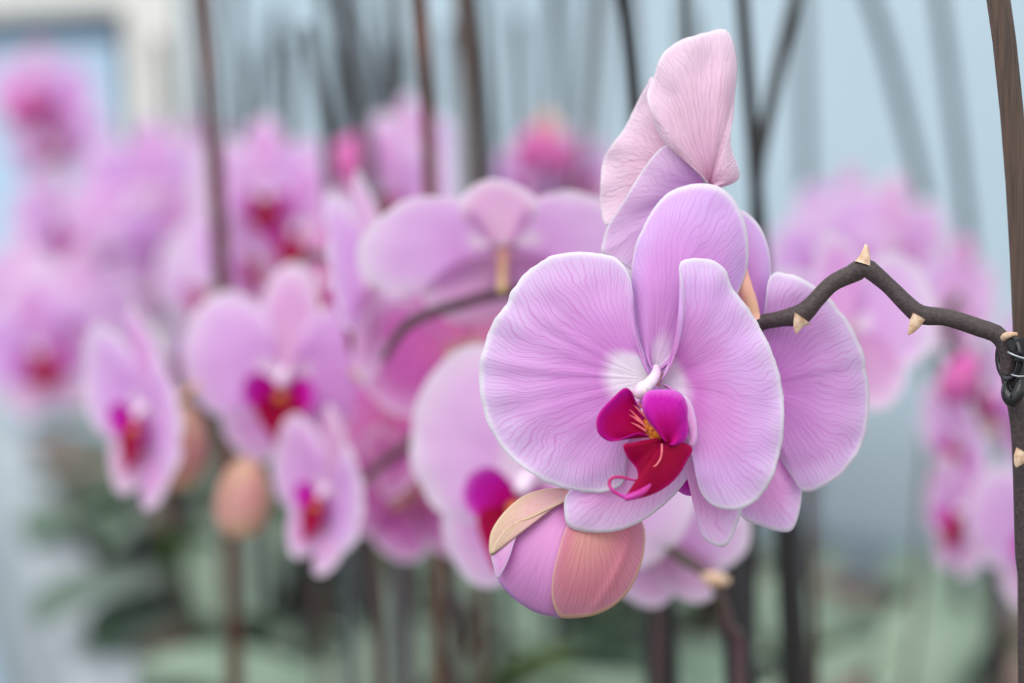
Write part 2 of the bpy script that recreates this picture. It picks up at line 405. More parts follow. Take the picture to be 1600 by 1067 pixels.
# ------------------------------------------------------------------ setting
def quad_box(name, s0, s1, t0, t1, z0, z1, mat, bev=0.0, parent=None):
    bm = bmesh.new(); vs_ = []
    for s, t in ((s0, t0), (s1, t0), (s1, t1), (s0, t1)):
        for z in (z0, z1): vs_.append(bm.verts.new(bench(s, t, z)))
    for f in ((0, 2, 4, 6), (1, 7, 5, 3), (0, 1, 3, 2), (2, 3, 5, 4), (4, 5, 7, 6), (6, 7, 1, 0)): bm.faces.new([vs_[i] for i in f])
    bmesh.ops.recalc_face_normals(bm, faces=bm.faces)
    if bev: bmesh.ops.bevel(bm, geom=list(bm.edges), offset=bev, segments=3, affect='EDGES', profile=0.5)
    return mesh_obj(name, bm, mat, parent, smooth_=False)

bm = bmesh.new(); box(bm, (-9, -2.5, -0.1), (9, 12, 0.0)); tag(mesh_obj('floor', bm, M['floor'], smooth_=False), kind='structure')

W0, WD = Vector((0.5, 2.95, 0)), Vector((-2, 2.1, 0)).normalized()
WN = Vector((-WD.y, WD.x, 0)); WN = WN if WN.y > 0 else -WN
def wall_piece(name, a0, a1, z0, z1, mat, off=0.0, thick=0.02, kind='structure'):
    bm = bmesh.new(); vs_ = []
    for a, o_ in ((a0, off), (a1, off), (a1, off + thick), (a0, off + thick)):
        for z in (z0, z1):
            p = W0 + WD * a + WN * o_; vs_.append(bm.verts.new((p.x, p.y, z)))
    for f in ((0, 2, 4, 6), (1, 7, 5, 3), (0, 1, 3, 2), (2, 3, 5, 4), (4, 5, 7, 6), (6, 7, 1, 0)): bm.faces.new([vs_[i] for i in f])
    bmesh.ops.recalc_face_normals(bm, faces=bm.faces)
    return tag(mesh_obj(name, bm, mat, smooth_=False), kind=kind)
def sheet(name, a0, a1, z0, z1, mat):
    bm = bmesh.new()
    bm.faces.new([bm.verts.new((p.x, p.y, z)) for p, z in ((W0 + WD * a0, z0), (W0 + WD * a1, z0), (W0 + WD * a1, z1), (W0 + WD * a0, z1))])
    return tag(mesh_obj(name, bm, mat, smooth_=False), kind='structure')
sheet('wall_back', -3.0, 1.64, 0.02, 2.6, M['film'])
sheet('wall_left', 1.86, 6.5, 0.02, 1.66, M['film_blue'])
sheet('trim_2', 1.64, 1.86, 0.02, 1.66, M['cream'])
sheet('trim_3', 1.64, 6.5, 1.66, 2.6, M['cream'])
# unseen block added outside the film to darken its lower half
wall_piece('film_shade_block', -3.0, 1.5, 0.0, 1.12, M['floor'], off=0.30, thick=0.15)
wall_piece('trim_1', -3.0, 1.2, 0.835, 0.875, M['frame_grey'], off=-0.03, thick=0.025)
# far left end: blue film, cream post panel, beam under the gutter
wall_piece('trim_4', 1.80, 6.0, 1.602, 1.66, M['beam'], off=-0.08, thick=0.035)

bn = thing('growing_bench', 'long grey-white growing bench carrying the rows of orchid pots', 'bench', bench(2.0, 0.5, 0))
def bpart(o):
    o.parent = bn; o.matrix_parent_inverse = Matrix.Translation(-bn.location); return o
bpart(quad_box('bench_top', -0.6, 4.6, 0.03, 1.9, BENCH_Z - 0.03, BENCH_Z, M['benchtop']))
bpart(quad_box('side_rail', -0.6, 4.6, -0.055, 0.02, BENCH_Z - 0.05, BENCH_Z + 0.135, M['rail'], 0.012))
bpart(quad_box('side_panel', -0.6, 4.6, -0.02, 0.0, 0.42, BENCH_Z - 0.06, M['panel']))
for s_ in (0.0, 1.1, 2.2, 3.3, 4.4):
    for t_ in (0.06, 1.75): bpart(quad_box('leg', s_, s_ + 0.05, t_, t_ + 0.05, 0.0, BENCH_Z - 0.03, M['rail']))

# ------------------------------------------------------------------ the flower in focus and its neighbours (shapes measured in photo pixels, real depths)
MMPX = D0 * 1000 / F_PX
def hero_map(dd):
    return lambda x, y, z: P(x, y, D0 + dd / 1000 - z / 1000)

front = thing('potted_orchid', 'orchid in sharp focus, three lilac blooms and an opening bud on a dark spike', 'orchid', P(1612, 1067, 0.735) * 1.0)
front.location = Vector((P(1612, 1067, 0.735).x, P(1612, 1067, 0.735).y, BENCH_Z))
FO = Vector(front.location)

def hero_part(name, flower_loc, parent, base, outline, mat, dd=0.0, solid=0.00045, **kw):
    bm = bmesh.new(); fan(bm, base, outline, hero_map(dd), unit=MMPX, **kw)
    return mesh_obj(name, bm, mat, parent, solid=solid, origin=flower_loc)

def sub_empty(name, world_loc, parent, parent_loc):
    o = bpy.data.objects.new(name, None); o.empty_display_size = 0.01; COL.objects.link(o)
    o.parent = parent; o.location = Vector(world_loc) - Vector(parent_loc); return o

# --- bloom 1
c1 = P(1022, 592, D0); f1 = sub_empty('flower', c1, front, FO); f1['label'] = 'fully open lilac bloom facing the viewer with crimson lip'
hero_part('petal', c1, f1, (1018, 592, 1), [(1014, 588, 2), (1008, 560, 2), (998, 530, 1), (991, 490, 0), (988, 455, -1), (982, 428, -2), (966, 406, -4), (936, 396, -5), (900, 394, -6),
    (866, 399, -7), (838, 413, -8), (815, 433, -9), (800, 455, -9), (791, 476, -10), (775, 497, -10), (763, 522, -11), (755, 545, -11), (750, 562, -10), (749, 590, -11), (751, 620, -10),
    (758, 650, -10), (770, 677, -9), (786, 702, -9), (810, 726, -8), (840, 746, -6), (872, 760, -5), (908, 768, -3), (944, 769, -1), (972, 755, 0), (979, 725, 1), (984, 690, 2),
    (996, 650, 2), (1008, 620, 2), (1015, 598, 2)], M['petal'], nu=150, nr=44, curve=0.30, mid=(755, 600), bulge=3.0, ruffle=2.4, wav=1.2, seed=3, xy_noise=2.6)
hero_part('sepal', c1, f1, (1023, 582, -2), [(1014, 572, -3), (1002, 545, -5), (994, 510, -7), (988, 470, -8), (987, 430, -8), (992, 390, -8), (1004, 358, -8), (1022, 325, -9),
    (1045, 301, -9), (1076, 289, -9), (1112, 288, -9), (1138, 302, -10), (1158, 332, -11), (1168, 370, -12), (1168, 412, -13), (1160, 440, -13), (1146, 470, -12), (1118, 505, -10),
    (1080, 540, -7), (1050, 566, -4), (1032, 578, -3)], M['sepal'], nu=110, nr=36, curve=0.15, mid=(1085, 300), bulge=5.0, ruffle=1.6, wav=0.8, seed=11, xy_noise=1.5)
hero_part('petal', c1, f1, (1030, 598, 1), [(1037, 586, 3), (1050, 560, 5), (1062, 525, 7), (1069, 490, 8), (1069, 455, 9), (1064, 428, 9), (1062, 412, 8), (1072, 405, 7), (1098, 403, 5),
    (1120, 409, 4), (1133, 422, 3), (1143, 448, 2), (1163, 474, 1), (1184, 504, 0), (1203, 543, 0), (1218, 588, 0), (1225, 638, 0), (1222, 690, 1), (1210, 738, 2), (1190, 774, 3),
    (1166, 792, 4), (1140, 797, 5), (1114, 790, 6), (1096, 770, 7), (1087, 738, 8), (1084, 700, 8), (1084, 665, 7), (1076, 632, 5), (1058, 610, 3), (1038, 602, 2)],
    M['petal_right'], nu=140, nr=40, curve=0.28, mid=(1215, 640), bulge=4.5, ruffle=1.6, wav=1.2, seed=21, xy_noise=2.0)
hero_part('sepal', c1, f1, (1028, 622, -4), [(1010, 640, -5), (975, 680, -7), (925, 730, -9), (892, 765, -10), (883, 780, -10), (882, 800, -9), (887, 820, -8), (905, 829, -7), (935, 832, -7),
    (965, 829, -7), (995, 818, -7), (1022, 801, -7), (1048, 779, -7), (1070, 753, -6), (1083, 728, -5), (1088, 700, -4), (1088, 668, -3), (1080, 640, -3), (1060, 620, -3), (1040, 616, -4)],
    M['sepal_pale'], nu=100, nr=30, curve=0.15, mid=(930, 825), bulge=4.0, ruffle=1.5, seed=31, xy_noise=1.0)
hero_part('sepal', c1, f1, (1046, 628, -4), [(1050, 650, -5), (1064, 690, -7), (1078, 730, -8), (1085, 765, -8), (1089, 805, -8), (1096, 834, -8), (1110, 848, -8), (1129, 855, -8), (1142, 842, -8),
    (1153, 815, -8), (1160, 790, -8), (1166, 750, -9), (1155, 700, -8), (1120, 655, -6), (1080, 628, -5), (1056, 620, -4)],
    M['sepal_pale'], nu=90, nr=28, curve=0.1, mid=(1127, 853), bulge=3.0, ruffle=1.5, seed=41, xy_noise=1.0)
# lip of bloom 1: side lobes, throat, mid lobe, tendrils
lip1 = sub_empty('lip', c1, f1, c1)
bm = bmesh.new()
fan(bm, (1024, 682, 14), [(1018, 676, 14), (1010, 664, 12), (1000, 648, 11), (993, 630, 12), (986, 612, 13), (978, 606, 14), (968, 612, 16), (955, 625, 18), (942, 638, 20), (934, 652, 21),
    (933, 668, 21), (938, 680, 20), (950, 688, 18), (963, 688, 17), (980, 682, 15), (996, 677, 14), (1010, 680, 14), (1020, 685, 14)], hero_map(0), unit=MMPX, nu=70, nr=20, curve=0.2,
    mid=(938, 650), bulge=-3.5, seed=3)
lip1m = mesh_obj('side_lobe', bm, M['lobe_left'], f1, solid=0.0005, origin=c1)
bm = bmesh.new()
fan(bm, (1044, 694, 15), [(1034, 684, 15), (1022, 668, 16), (1010, 652, 17), (1004, 636, 18), (1005, 620, 18), (1014, 611, 17), (1032, 609, 16), (1050, 610, 15), (1066, 618, 14),
    (1073, 634, 13), (1075, 652, 12), (1076, 672, 12), (1071, 686, 13), (1062, 694, 14), (1052, 697, 15)], hero_map(0), unit=MMPX, nu=64, nr=20, curve=0.2, mid=(1035, 612), bulge=3.5, seed=5)
mesh_obj('side_lobe', bm, M['lobe'], f1, solid=0.0005, origin=c1)
# a pale hem folded over the right side lobe
bm = bmesh.new()
fan(bm, (1076, 690, 9), [(1072, 676, 12), (1070, 652, 12), (1066, 632, 12), (1062, 618, 12), (1072, 620, 12), (1082, 636, 12), (1088, 662, 12), (1088, 688, 12), (1082, 700, 11)], hero_map(0), unit=MMPX,
    nu=40, nr=10, bulge=2.0)
mesh_obj('lip_hem', bm, M['sepal_pale'], f1, solid=0.0004, origin=c1)
bm = bmesh.new()
fan(bm, (1036, 688, 15), [(1026, 686, 15), (1008, 689, 17), (990, 693, 19), (975, 695, 21), (974, 700, 21), (980, 713, 20), (988, 723, 19), (995, 732, 19), (998, 745, 19), (996, 756, 20),
    (990, 765, 21), (982, 774, 23), (976, 779, 24), (986, 780, 24), (1000, 778, 23), (1018, 772, 21), (1036, 763, 19), (1052, 750, 17), (1064, 735, 15), (1072, 720, 14), (1081, 703, 13),
    (1074, 696, 13), (1060, 690, 14), (1046, 688, 15)], hero_map(0), unit=MMPX, nu=90, nr=24, curve=0.1, mid=(1000, 775), bulge=2.0, seed=9, wav=1.2)
mesh_obj('mid_lobe', bm, M['midlobe'], f1, solid=0.0008, origin=c1)
bm = bmesh.new()
H = hero_map(0)
tube(bm, [H(1002, 752, 21), H(985, 749, 22), (H(966, 745, 23)), H(955, 748, 23), H(952, 756, 23), H(957, 766, 24), H(968, 773, 24), H(980, 776, 24), H(994, 766, 23), H(1010, 756, 21)],
     [0.0003, 0.0004, 0.0005, 0.0005, 0.0006, 0.0006, 0.0006, 0.0008, 0.0010, 0.0004], 8, n=50)
tube(bm, [H(976, 779, 24.5), H(992, 774, 24.5), H(1008, 765, 23), H(1019, 752, 21)], [0.0009, 0.0013, 0.0012, 0.0003], 8, n=20)
mesh_obj('tendril', bm, M['tendril'], f1, origin=c1)
bm = bmesh.new()
tube(bm, [H(1034, 694, 18), H(1034, 705, 20.4), H(1032, 716, 20.6), H(1025, 727, 20.8), H(1017, 731, 20.8), H(1016, 742, 21.2), H(1014, 752, 21)], 0.00026, 6, n=30)
mesh_obj('keel', bm, M['stripe'], f1, origin=c1)
bm = bmesh.new()
for (xa, ya, xb, yb) in ((984, 640, 1010, 668), (983, 648, 1008, 664), (990, 633, 1012, 655), (986, 660, 1010, 674), (992, 655, 1013, 668), (995, 628, 1010, 645)):
    tube(bm, [H(xa, ya, 16.2), H((xa + xb) / 2, (ya + yb) / 2 - 1, 15.0), H(xb, yb, 15.2)], [0.0001, 0.00042, 0.0003], 6, n=8)
mesh_obj('throat_stripes', bm, M['stripe'], f1, origin=c1)
bm = bmesh.new()
blob(bm, H(1019, 671, 14.0), 0.0032, 0.0022, 0.0042, axis=(H(1034, 690, 15) - H(1004, 655, 12)))
blob(bm, H(1027, 679, 14.4), 0.0028, 0.002, 0.0028)
mesh_obj('callus', bm, M['callus'], f1, origin=c1)
bm = bmesh.new()
tube(bm, [H(1025, 574, 0), H(1025, 584, 4), H(1018, 595, 8), H(1009, 604, 11)], [0.0012, 0.0017, 0.0019, 0.0020], 14, n=16)
blob(bm, H(1006, 606, 11.5), 0.0027, 0.0024, 0.0022)
mesh_obj('column', bm, M['column'], f1, origin=c1)
bm = bmesh.new(); blob(bm, H(1000, 613, 13.2), 0.0024, 0.0021, 0.0022); mesh_obj('anther_cap', bm, M['anther'], f1, origin=c1)
bpy.data.objects.remove(lip1)

# --- bloom 2, behind and to the right
D2 = 24
c2 = P(1160, 600, D0 + D2 / 1000); f2 = sub_empty('flower', c2, front, FO); f2['label'] = 'open bloom half hidden behind the front one'
hero_part('petal', c2, f2, (1166, 604, 0), [(1172, 592, 0), (1186, 540, 2), (1196, 480, 3), (1199, 445, 2), (1206, 429, 1), (1222, 426, 0), (1256, 437, -1), (1290, 461, -2), (1319, 494, -3),
    (1340, 530, -4), (1350, 556, -4), (1352, 575, -5), (1358, 612, -5), (1357, 650, -5), (1349, 688, -4), (1334, 718, -3), (1312, 743, -2), (1286, 760, -1), (1256, 768, 0), (1238, 745, 1),
    (1210, 700, 1), (1185, 650, 1), (1172, 618, 0)], M['petal'], D2, nu=130, nr=36, curve=0.25, mid=(1350, 600), bulge=3.0, ruffle=2.6, wav=1.8, seed=51, xy_noise=2.0)
hero_part('sepal', c2, f2, (1166, 612, -3), [(1160, 630, -3), (1150, 700, -4), (1148, 770, -5), (1160, 808, -5), (1185, 820, -4), (1212, 829, -3), (1236, 829, -3), (1248, 802, -5), (1253, 765, -6),
    (1250, 725, -6), (1240, 690, -6), (1215, 650, -5), (1185, 618, -4)], M['sepal_pale'], D2, nu=90, nr=26, curve=0.1, mid=(1232, 826), bulge=4.0, seed=61, ruffle=2, wav=2.0)
hero_part('sepal', c2, f2, (1164, 590, -3), [(1152, 575, -4), (1128, 520, -6), (1112, 450, -8), (1112, 390, -9), (1126, 345, -9), (1150, 328, -8), (1168, 333, -8), (1188, 356, -8), (1200, 390, -8),
    (1203, 430, -8), (1198, 470, -7), (1186, 530, -5), (1174, 575, -4)], M['sepal'], D2, nu=80, nr=24, curve=0.1, mid=(1160, 330), bulge=3.0, seed=71)
hero_part('petal', c2, f2, (1158, 604, 0), [(1150, 590, -1), (1120, 540, -3), (1090, 500, -5), (1050, 500, -7), (1020, 530, -8), (1005, 580, -8), (1010, 640, -8), (1035, 690, -7), (1075, 712, -5),
    (1115, 690, -3), (1145, 645, -1)], M['petal'], D2 + 4, nu=70, nr=20, curve=0.2, mid=(1005, 590), bulge=2.0, seed=81)
hero_part('sepal', c2, f2, (1155, 618, -3), [(1140, 630, -3), (1110, 670, -4), (1085, 715, -5), (1080, 745, -5), (1092, 765, -5), (1115, 765, -5), (1138, 735, -5), (1152, 690, -4), (1160, 645, -3)],
    M['sepal'], D2, nu=60, nr=18, bulge=2.0, seed=91)
hero_part('lip', c2, f2, (1120, 680, 6), [(1108, 684, 6), (1085, 705, 7), (1070, 728, 8), (1060, 748, 8), (1056, 762, 8), (1064, 770, 8), (1074, 774, 8), (1084, 772, 8), (1100, 745, 7), (1122, 715, 6), (1130, 690, 6)],
    M['lobe'], D2 - 4, nu=50, nr=14, bulge=1.5, seed=95)
bm = bmesh.new(); H2 = hero_map(D2)
tube(bm, [H2(1162, 592, 1), H2(1158, 605, 6), H2(1150, 618, 9)], [0.002, 0.0036, 0.003], 12, n=10); mesh_obj('column', bm, M['column'], f2, origin=c2)

# --- bloom 3, above, seen from behind with folded petals
D3 = 22
c3 = P(1110, 290, D0 + D3 / 1000); f3 = sub_empty('flower', c3, front, FO); f3['label'] = 'topmost pale bloom seen from behind with folded petals'
hero_part('petal', c3, f3, (1110, 290, 0), [(1104, 284, 2), (1079, 258, 5), (1058, 240, 7), (1043, 226, 8), (1028, 205, 8), (1018, 176, 7), (1011, 148, 5), (1022, 118, 3), (1031, 92, 2), (1047, 73, 1),
    (1072, 60, 0), (1100, 52, -1), (1118, 47, -2), (1130, 46, -2), (1140, 54, -3), (1147, 72, -4), (1151, 104, -5), (1148, 142, -4), (1146, 180, -1), (1141, 212, 2), (1144, 238, 2), (1153, 262, 0),
    (1155, 274, -1), (1148, 284, -1), (1130, 291, 0), (1118, 292, 0)], M['petal_back'], D3, nu=130, nr=36, curve=0.12, mid=(1085, 60), bulge=4.0, ruffle=3.5, wav=3.5, seed=101, xy_noise=1.5)
hero_part('petal', c3, f3, (1075, 262, 0), [(1060, 225, 1), (1045, 180, 0), (1028, 135, -1), (1018, 121, -2), (1008, 138, -3), (996, 160, -4), (984, 186, -5), (974, 204, -6), (954, 230, -7),
    (942, 253, -8), (938, 290, -8), (938, 326, -7), (948, 352, -5), (968, 330, -3), (990, 310, -2), (1030, 285, -1)], M['petal_back'], D3 + 4, nu=110, nr=30, curve=0.1, mid=(945, 260),
    bulge=4.0, ruffle=4, wav=3.0, seed=111, xy_noise=1.5)
hero_part('sepal', c3, f3, (1104, 290, 0), [(1092, 272, 2), (1065, 245, 4), (1043, 227, 5), (1022, 242, 4), (998, 275, 2), (972, 318, 0), (950, 352, -2), (942, 378, -3), (940, 394, -3), (955, 404, -3),
    (975, 414, -2), (1000, 430, -2), (1035, 420, -2), (1070, 380, -2), (1100, 330, -1), (1110, 300, 0)], M['sepal_mauve'], D3 + 1, nu=100, nr=28, curve=0.1, mid=(950, 380), bulge=2.5, ruffle=1.5, wav=1.5,
    seed=121)
hero_part('sepal', c3, f3, (1112, 296, -3), [(1120, 310, -4), (1140, 340, -6), (1150, 380, -8), (1140, 420, -9), (1120, 440, -9), (1095, 425, -8), (1085, 380, -7), (1092, 330, -5), (1102, 306, -4)],
    M['sepal_mauve'], D3 + 6, nu=60, nr=18, bulge=-2.0, seed=131)

# --- the spike, with bracts, pedicels
def PD(x, y, d): return P(x, y, D0 + d / 1000)
spk = [PD(1600, 1500, 30), PD(1606, 1067, 24), PD(1601, 850, 16), PD(1596, 700, 10), PD(1590, 640, 8), PD(1578, 590, 6), PD(1575, 552, 5), PD(1560, 524, 5), PD(1530, 512, 6), PD(1480, 496, 8),
       PD(1440, 492, 9), PD(1420, 478, 9), PD(1390, 448, 10), PD(1362, 424, 10), PD(1350, 416, 10), PD(1335, 426, 11), PD(1300, 443, 12), PD(1272, 472, 12), PD(1252, 491, 13), PD(1220, 498, 15),
       PD(1180, 508, 18), PD(1140, 540, 16), PD(1105, 600, 14), PD(1075, 680, 18), PD(1035, 750, 24), PD(985, 800, 24), PD(945, 830, 18)]
spk = [FO + Vector((-0.003, 0.0, 0.11)), FO + Vector((0.0, 0.002, 0.2))] + spk[1:]
rad = [0.0036, 0.0034, 0.0034, 0.0034, 0.0032, 0.0032, 0.0030, 0.0030, 0.0030, 0.0030, 0.0029, 0.0033, 0.0030, 0.0027, 0.0031, 0.0037, 0.0031, 0.0028, 0.0029, 0.0037, 0.0027,
       0.0026, 0.0024, 0.0023, 0.0022, 0.0021, 0.0020, 0.0018]
bm = bmesh.new(); tube(bm, spk, rad[:len(spk)], 14, n=260)
spike = mesh_obj('flower_spike', bm, M['spike'], front, origin=FO)
def bract(pts, r, d, parent, o0, mat='bract'):
    bm = bmesh.new(); q = [PD(x, y, dd) for x, y, dd in pts]
    tube(bm, q, r, 10, n=14, flat=0.7); return mesh_obj('bract', bm, M[mat], parent, origin=o0)
bract([(1348, 412, 8), (1352, 398, 8), (1353, 386, 8), (1351, 382, 8)], [0.0028, 0.0016, 0.0008, 0.0003], 0, front, FO)
bract([(1254, 497, 9), (1248, 506, 9), (1245, 516, 9), (1244, 521, 9)], [0.0033, 0.0020, 0.0010, 0.0003], 0, front, FO)
bract([(1436, 494, 6), (1430, 505, 6), (1424, 516, 6), (1419, 523, 6)], [0.0024, 0.0021, 0.0012, 0.0003], 0, front, FO)
bract([(1600, 706, 2), (1594, 716, 2), (1590, 724, 2), (1588, 730, 2)], [0.0030, 0.0024, 0.0014, 0.0004], 0, front, FO)
bm = bmesh.new(); tube(bm, [PD(1566, 530, 4), PD(1574, 524, 0), PD(1590, 522, -1)], [0.0014, 0.0012, 0.0006], 8, n=8); mesh_obj('bract', bm, M['bract'], front, origin=FO)
def pedicel(pts, r, par=front, o0=FO, mat='pedicel'):
    bm = bmesh.new(); tube(bm, [PD(*p) for p in pts], r, 10, n=20); return mesh_obj('pedicel', bm, M[mat], par, origin=o0)
pedicel([(1180, 500, 17), (1172, 470, 17), (1162, 445, 17), (1145, 380, 22), (1122, 310, 26), (1112, 292, 24)], [0.0020, 0.0024, 0.0028, 0.0020, 0.0018, 0.0020])
pedicel([(1140, 540, 16), (1150, 570, 24), (1160, 600, 26)], [0.0018, 0.0018, 0.0022])
pedicel([(1105, 600, 14), (1070, 600, 10), (1030, 592, 4)], [0.0018, 0.0018, 0.0024])
pedicel([(985, 800, 24), (960, 815, 22), (930, 840, 12)], [0.0018, 0.002, 0.0026])

# --- opening bud of the front spike
DB = 31
cb = P(886, 864, D0 + DB / 1000); fb = sub_empty('bud', cb, front, FO); fb['label'] = 'opening bud with tan and salmon outer sepals'
def bud_d(scale, ox=886, oy=864, rx=121, ry=101, R=21):
    def f(x, y, r):
        q = 1 - ((x - ox) / (rx * scale)) ** 2 - ((y - oy) / (ry * scale)) ** 2
        return R * math.sqrt(max(q, 0.0)) + (scale - 1) * R * 1.2
    return f
HB = hero_map(DB)
bm = bmesh.new()
blob(bm, HB(884, 864, 0), 0.0228, 0.0200, 0.0203, seg=40, rings=26)
mesh_obj('bud_core', bm, M['bud_petal'], fb, origin=cb)
bm = bmesh.new()
fan(bm, (900, 772, 0), [(880, 780, 0), (850, 798, 0), (824, 813, 0), (800, 845, 0), (786, 880, 0), (778, 900, 0), (785, 915, 0), (805, 936, 0), (835, 955, 0), (862, 962, 0), (884, 963, 0), (900, 940, 0), (912, 880, 0), (914, 810, 0)],
    HB, unit=MMPX, nu=80, nr=26, curve=0.2, mid=(840, 950), dfun=lambda x, y, r: bud_d(1.04)(x, y, r) + 2.0 * math.exp(-((x - (875 - (y - 800) * 0.12)) / 16.0) ** 2) * r, seed=4)
mesh_obj('petal', bm, M['bud_petal'], fb, solid=0.0004, origin=cb)
bm = bmesh.new()
fan(bm, (896, 768, 0), [(890, 779, 0), (870, 789, 0), (845, 801, 0), (825, 811, 0), (806, 817, 0), (788, 830, 0), (773, 850, 0), (767, 868, 0), (765, 852, 0), (768, 832, 0), (780, 811, 0), (798, 791, 0),
    (820, 775, 0), (850, 765, 0), (880, 763, 0)], HB, unit=MMPX, nu=90, nr=24, curve=0.0, dfun=lambda x, y, r: bud_d(1.12)(x, y, r) + 1.5 * r)
mesh_obj('sepal', bm, M['bud_tan'], fb, solid=0.0006, origin=cb)
bm = bmesh.new()
fan(bm, (800, 838, 0), [(822, 812, 0), (813, 824, 0), (804, 845, 0), (796, 870, 0), (786, 892, 0), (777, 904, 0), (772, 885, 0), (768, 866, 0), (773, 848, 0), (788, 828, 0), (806, 814, 0), (820, 811, 0)],
    HB, unit=MMPX, nu=60, nr=14, dfun=lambda x, y, r: bud_d(1.10)(x, y, r) + 1.3)
mesh_obj('sepal_fold', bm, M['sepal_pale'], fb, solid=0.0005, origin=cb)
bm = bmesh.new()
fan(bm, (930, 772, 0), [(905, 790, 0), (884, 826, 0), (872, 865, 0), (864, 900, 0), (862, 930, 0), (868, 952, 0), (878, 964, 0), (905, 964, 0), (932, 959, 0), (958, 946, 0), (980, 925, 0), (995, 898, 0), (1004, 868, 0), (1007, 838, 0),
    (1002, 815, 0), (985, 795, 0), (960, 778, 0)], HB, unit=MMPX, nu=110, nr=34, curve=0.12, mid=(905, 960), dfun=lambda x, y, r: bud_d(1.09)(x, y, r) + 1.2 * math.exp(-((x - (985 - ((y - 800) / 150) ** 2 * 58)) / 7.0) ** 2) * r, seed=6)
mesh_obj('sepal', bm, M['bud_salmon'], fb, solid=0.0006, origin=cb)
bm = bmesh.new(); blob(bm, HB(930, 790, -6), 0.008, 0.008, 0.007); mesh_obj('bud_base', bm, M['bud_salmon'], fb, origin=cb)

# ------------------------------------------------------------------ flower prototypes for the rest of the rows (local mm, facing -Y)
def loc_map(x, y, z): return Vector((x / 1000, -z / 1000, y / 1000))
def mirror(o): return [(-p[0],) + tuple(p[1:]) for p in o]
PET = [(4, 3, 1), (6, 14, 1), (9, 26, 0), (18, 36, -1), (31, 40, -3), (44, 34, -5), (53, 20, -7), (56, 2, -8), (51, -14, -7), (40, -24, -5), (26, -26, -2), (13, -20, 0), (5, -8, 1)]
DOR = [(-4, 3, -2), (-11, 18, -4), (-15, 32, -5), (-12, 46, -6), (-4, 55, -7), (3, 56, -7), (11, 48, -6), (15, 32, -5), (11, 18, -4), (4, 3, -2)]
LAT = [(-1, -3, -2), (-5, -16, -3), (-4, -30, -4), (2, -41, -5), (11, -48, -5), (22, -46, -6), (32, -35, -6), (33, -21, -5), (20, -7, -3), (4, -2, -2)]
def flower_shapes(cup, seed, nu=36, nr=10):
    """list of (part name, bmesh, materials)"""
    out = []
    def c(o, k=1.0): return [(x, y, z + cup * k * (math.hypot(x, y) / 50) ** 2) for x, y, z in o]
    for mir in (0, 1):
        o = c(PET); o = mirror(o) if mir else o
        b_ = bmesh.new(); fan(b_, ((-2 if mir else 2), 1, 0), o, loc_map, nu=nu, nr=nr, curve=0.25, bulge=3, ruffle=3, wav=2, seed=seed + mir)
        out.append(('petal', b_, ['petal_far']))
    b_ = bmesh.new(); fan(b_, (0, 2, -2), c(DOR), loc_map, nu=nu, nr=nr, curve=0.15, bulge=3, wav=1, seed=seed + 3); out.append(('sepal', b_, ['sepal_far']))
    for mir in (0, 1):
        o = c(LAT); o = mirror(o) if mir else o
        b_ = bmesh.new(); fan(b_, (0, -2, -2), o, loc_map, nu=nu, nr=nr, curve=0.1, bulge=3, wav=1, seed=seed + 5 + mir); out.append(('sepal', b_, ['sepal_far']))
    b_ = bmesh.new()
    lob = [(1, -8, 6), (5, -1, 9), (12, 3, 13), (18, -2, 16), (18, -11, 16), (12, -17, 13), (4, -15, 8)]
    fan(b_, (0, -11, 5), lob, loc_map, nu=24, nr=8, bulge=-2, mi=0); fan(b_, (0, -11, 5), mirror(lob), loc_map, nu=24, nr=8, bulge=-2, mi=0)
    fan(b_, (0, -9, 6), [(-4, -10, 8), (-13, -14, 12), (-10, -22, 13), (-4, -29, 14), (0, -33, 15), (4, -29, 14), (10, -22, 13), (13, -14, 12), (4, -10, 8)], loc_map, nu=30, nr=8, bulge=3, mi=1)
    blob(b_, loc_map(0, -10, 9), 0.004, 0.004, 0.003, seg=10, rings=8, mi=2)
    out.append(('lip', b_, ['lobe', 'midlobe', 'callus']))
    b_ = bmesh.new(); tube(b_, [loc_map(0, 2, -1), loc_map(0, 1, 5), loc_map(0, -4, 9)], [0.0025, 0.0034, 0.003], 10, n=8); out.append(('column', b_, ['column']))
    b_ = bmesh.new(); tube(b_, [loc_map(0, 0, -2), loc_map(0, 3, -12), loc_map(0, 10, -26)], [0.0025, 0.002, 0.0018], 8, n=8); out.append(('pedicel', b_, ['pedicel']))
    return out
PROTO = []
for cup, seed in ((0, 200), (9, 210), (-5, 220), (16, 230)):
    parts = []
    for nm, b_, mats in flower_shapes(cup, seed):
        me = bpy.data.meshes.new(nm); b_.normal_update(); b_.to_mesh(me); b_.free()
        for m_ in mats: me.materials.append(M[m_])
        me.polygons.foreach_set('use_smooth', [True] * len(me.polygons)); parts.append((nm, me))
    PROTO.append(parts)
rose = []
for nm, me in PROTO[0]:
    m2 = me.copy()
    if nm in ('petal', 'sepal'): m2.materials[0] = M['petal_rose']
    rose.append((nm, m2))
PROTO.append(rose)
# one-mesh blooms for the far rows
FAR = []
for cup, seed in ((2, 300), (12, 310), (-4, 320)):
    b_ = bmesh.new(); mats = []
    for nm, s_, ms in flower_shapes(cup, seed, 22, 6):
        for f in s_.faces: f.material_index += len(mats)
        mats += ms; me = bpy.data.meshes.new('t'); s_.to_mesh(me); s_.free(); b_.from_mesh(me); bpy.data.meshes.remove(me)
    me = bpy.data.meshes.new('flower'); b_.normal_update(); b_.to_mesh(me); b_.free()
    for m_ in mats: me.materials.append(M[m_])
    me.polygons.foreach_set('use_smooth', [True] * len(me.polygons)); FAR.append(me)
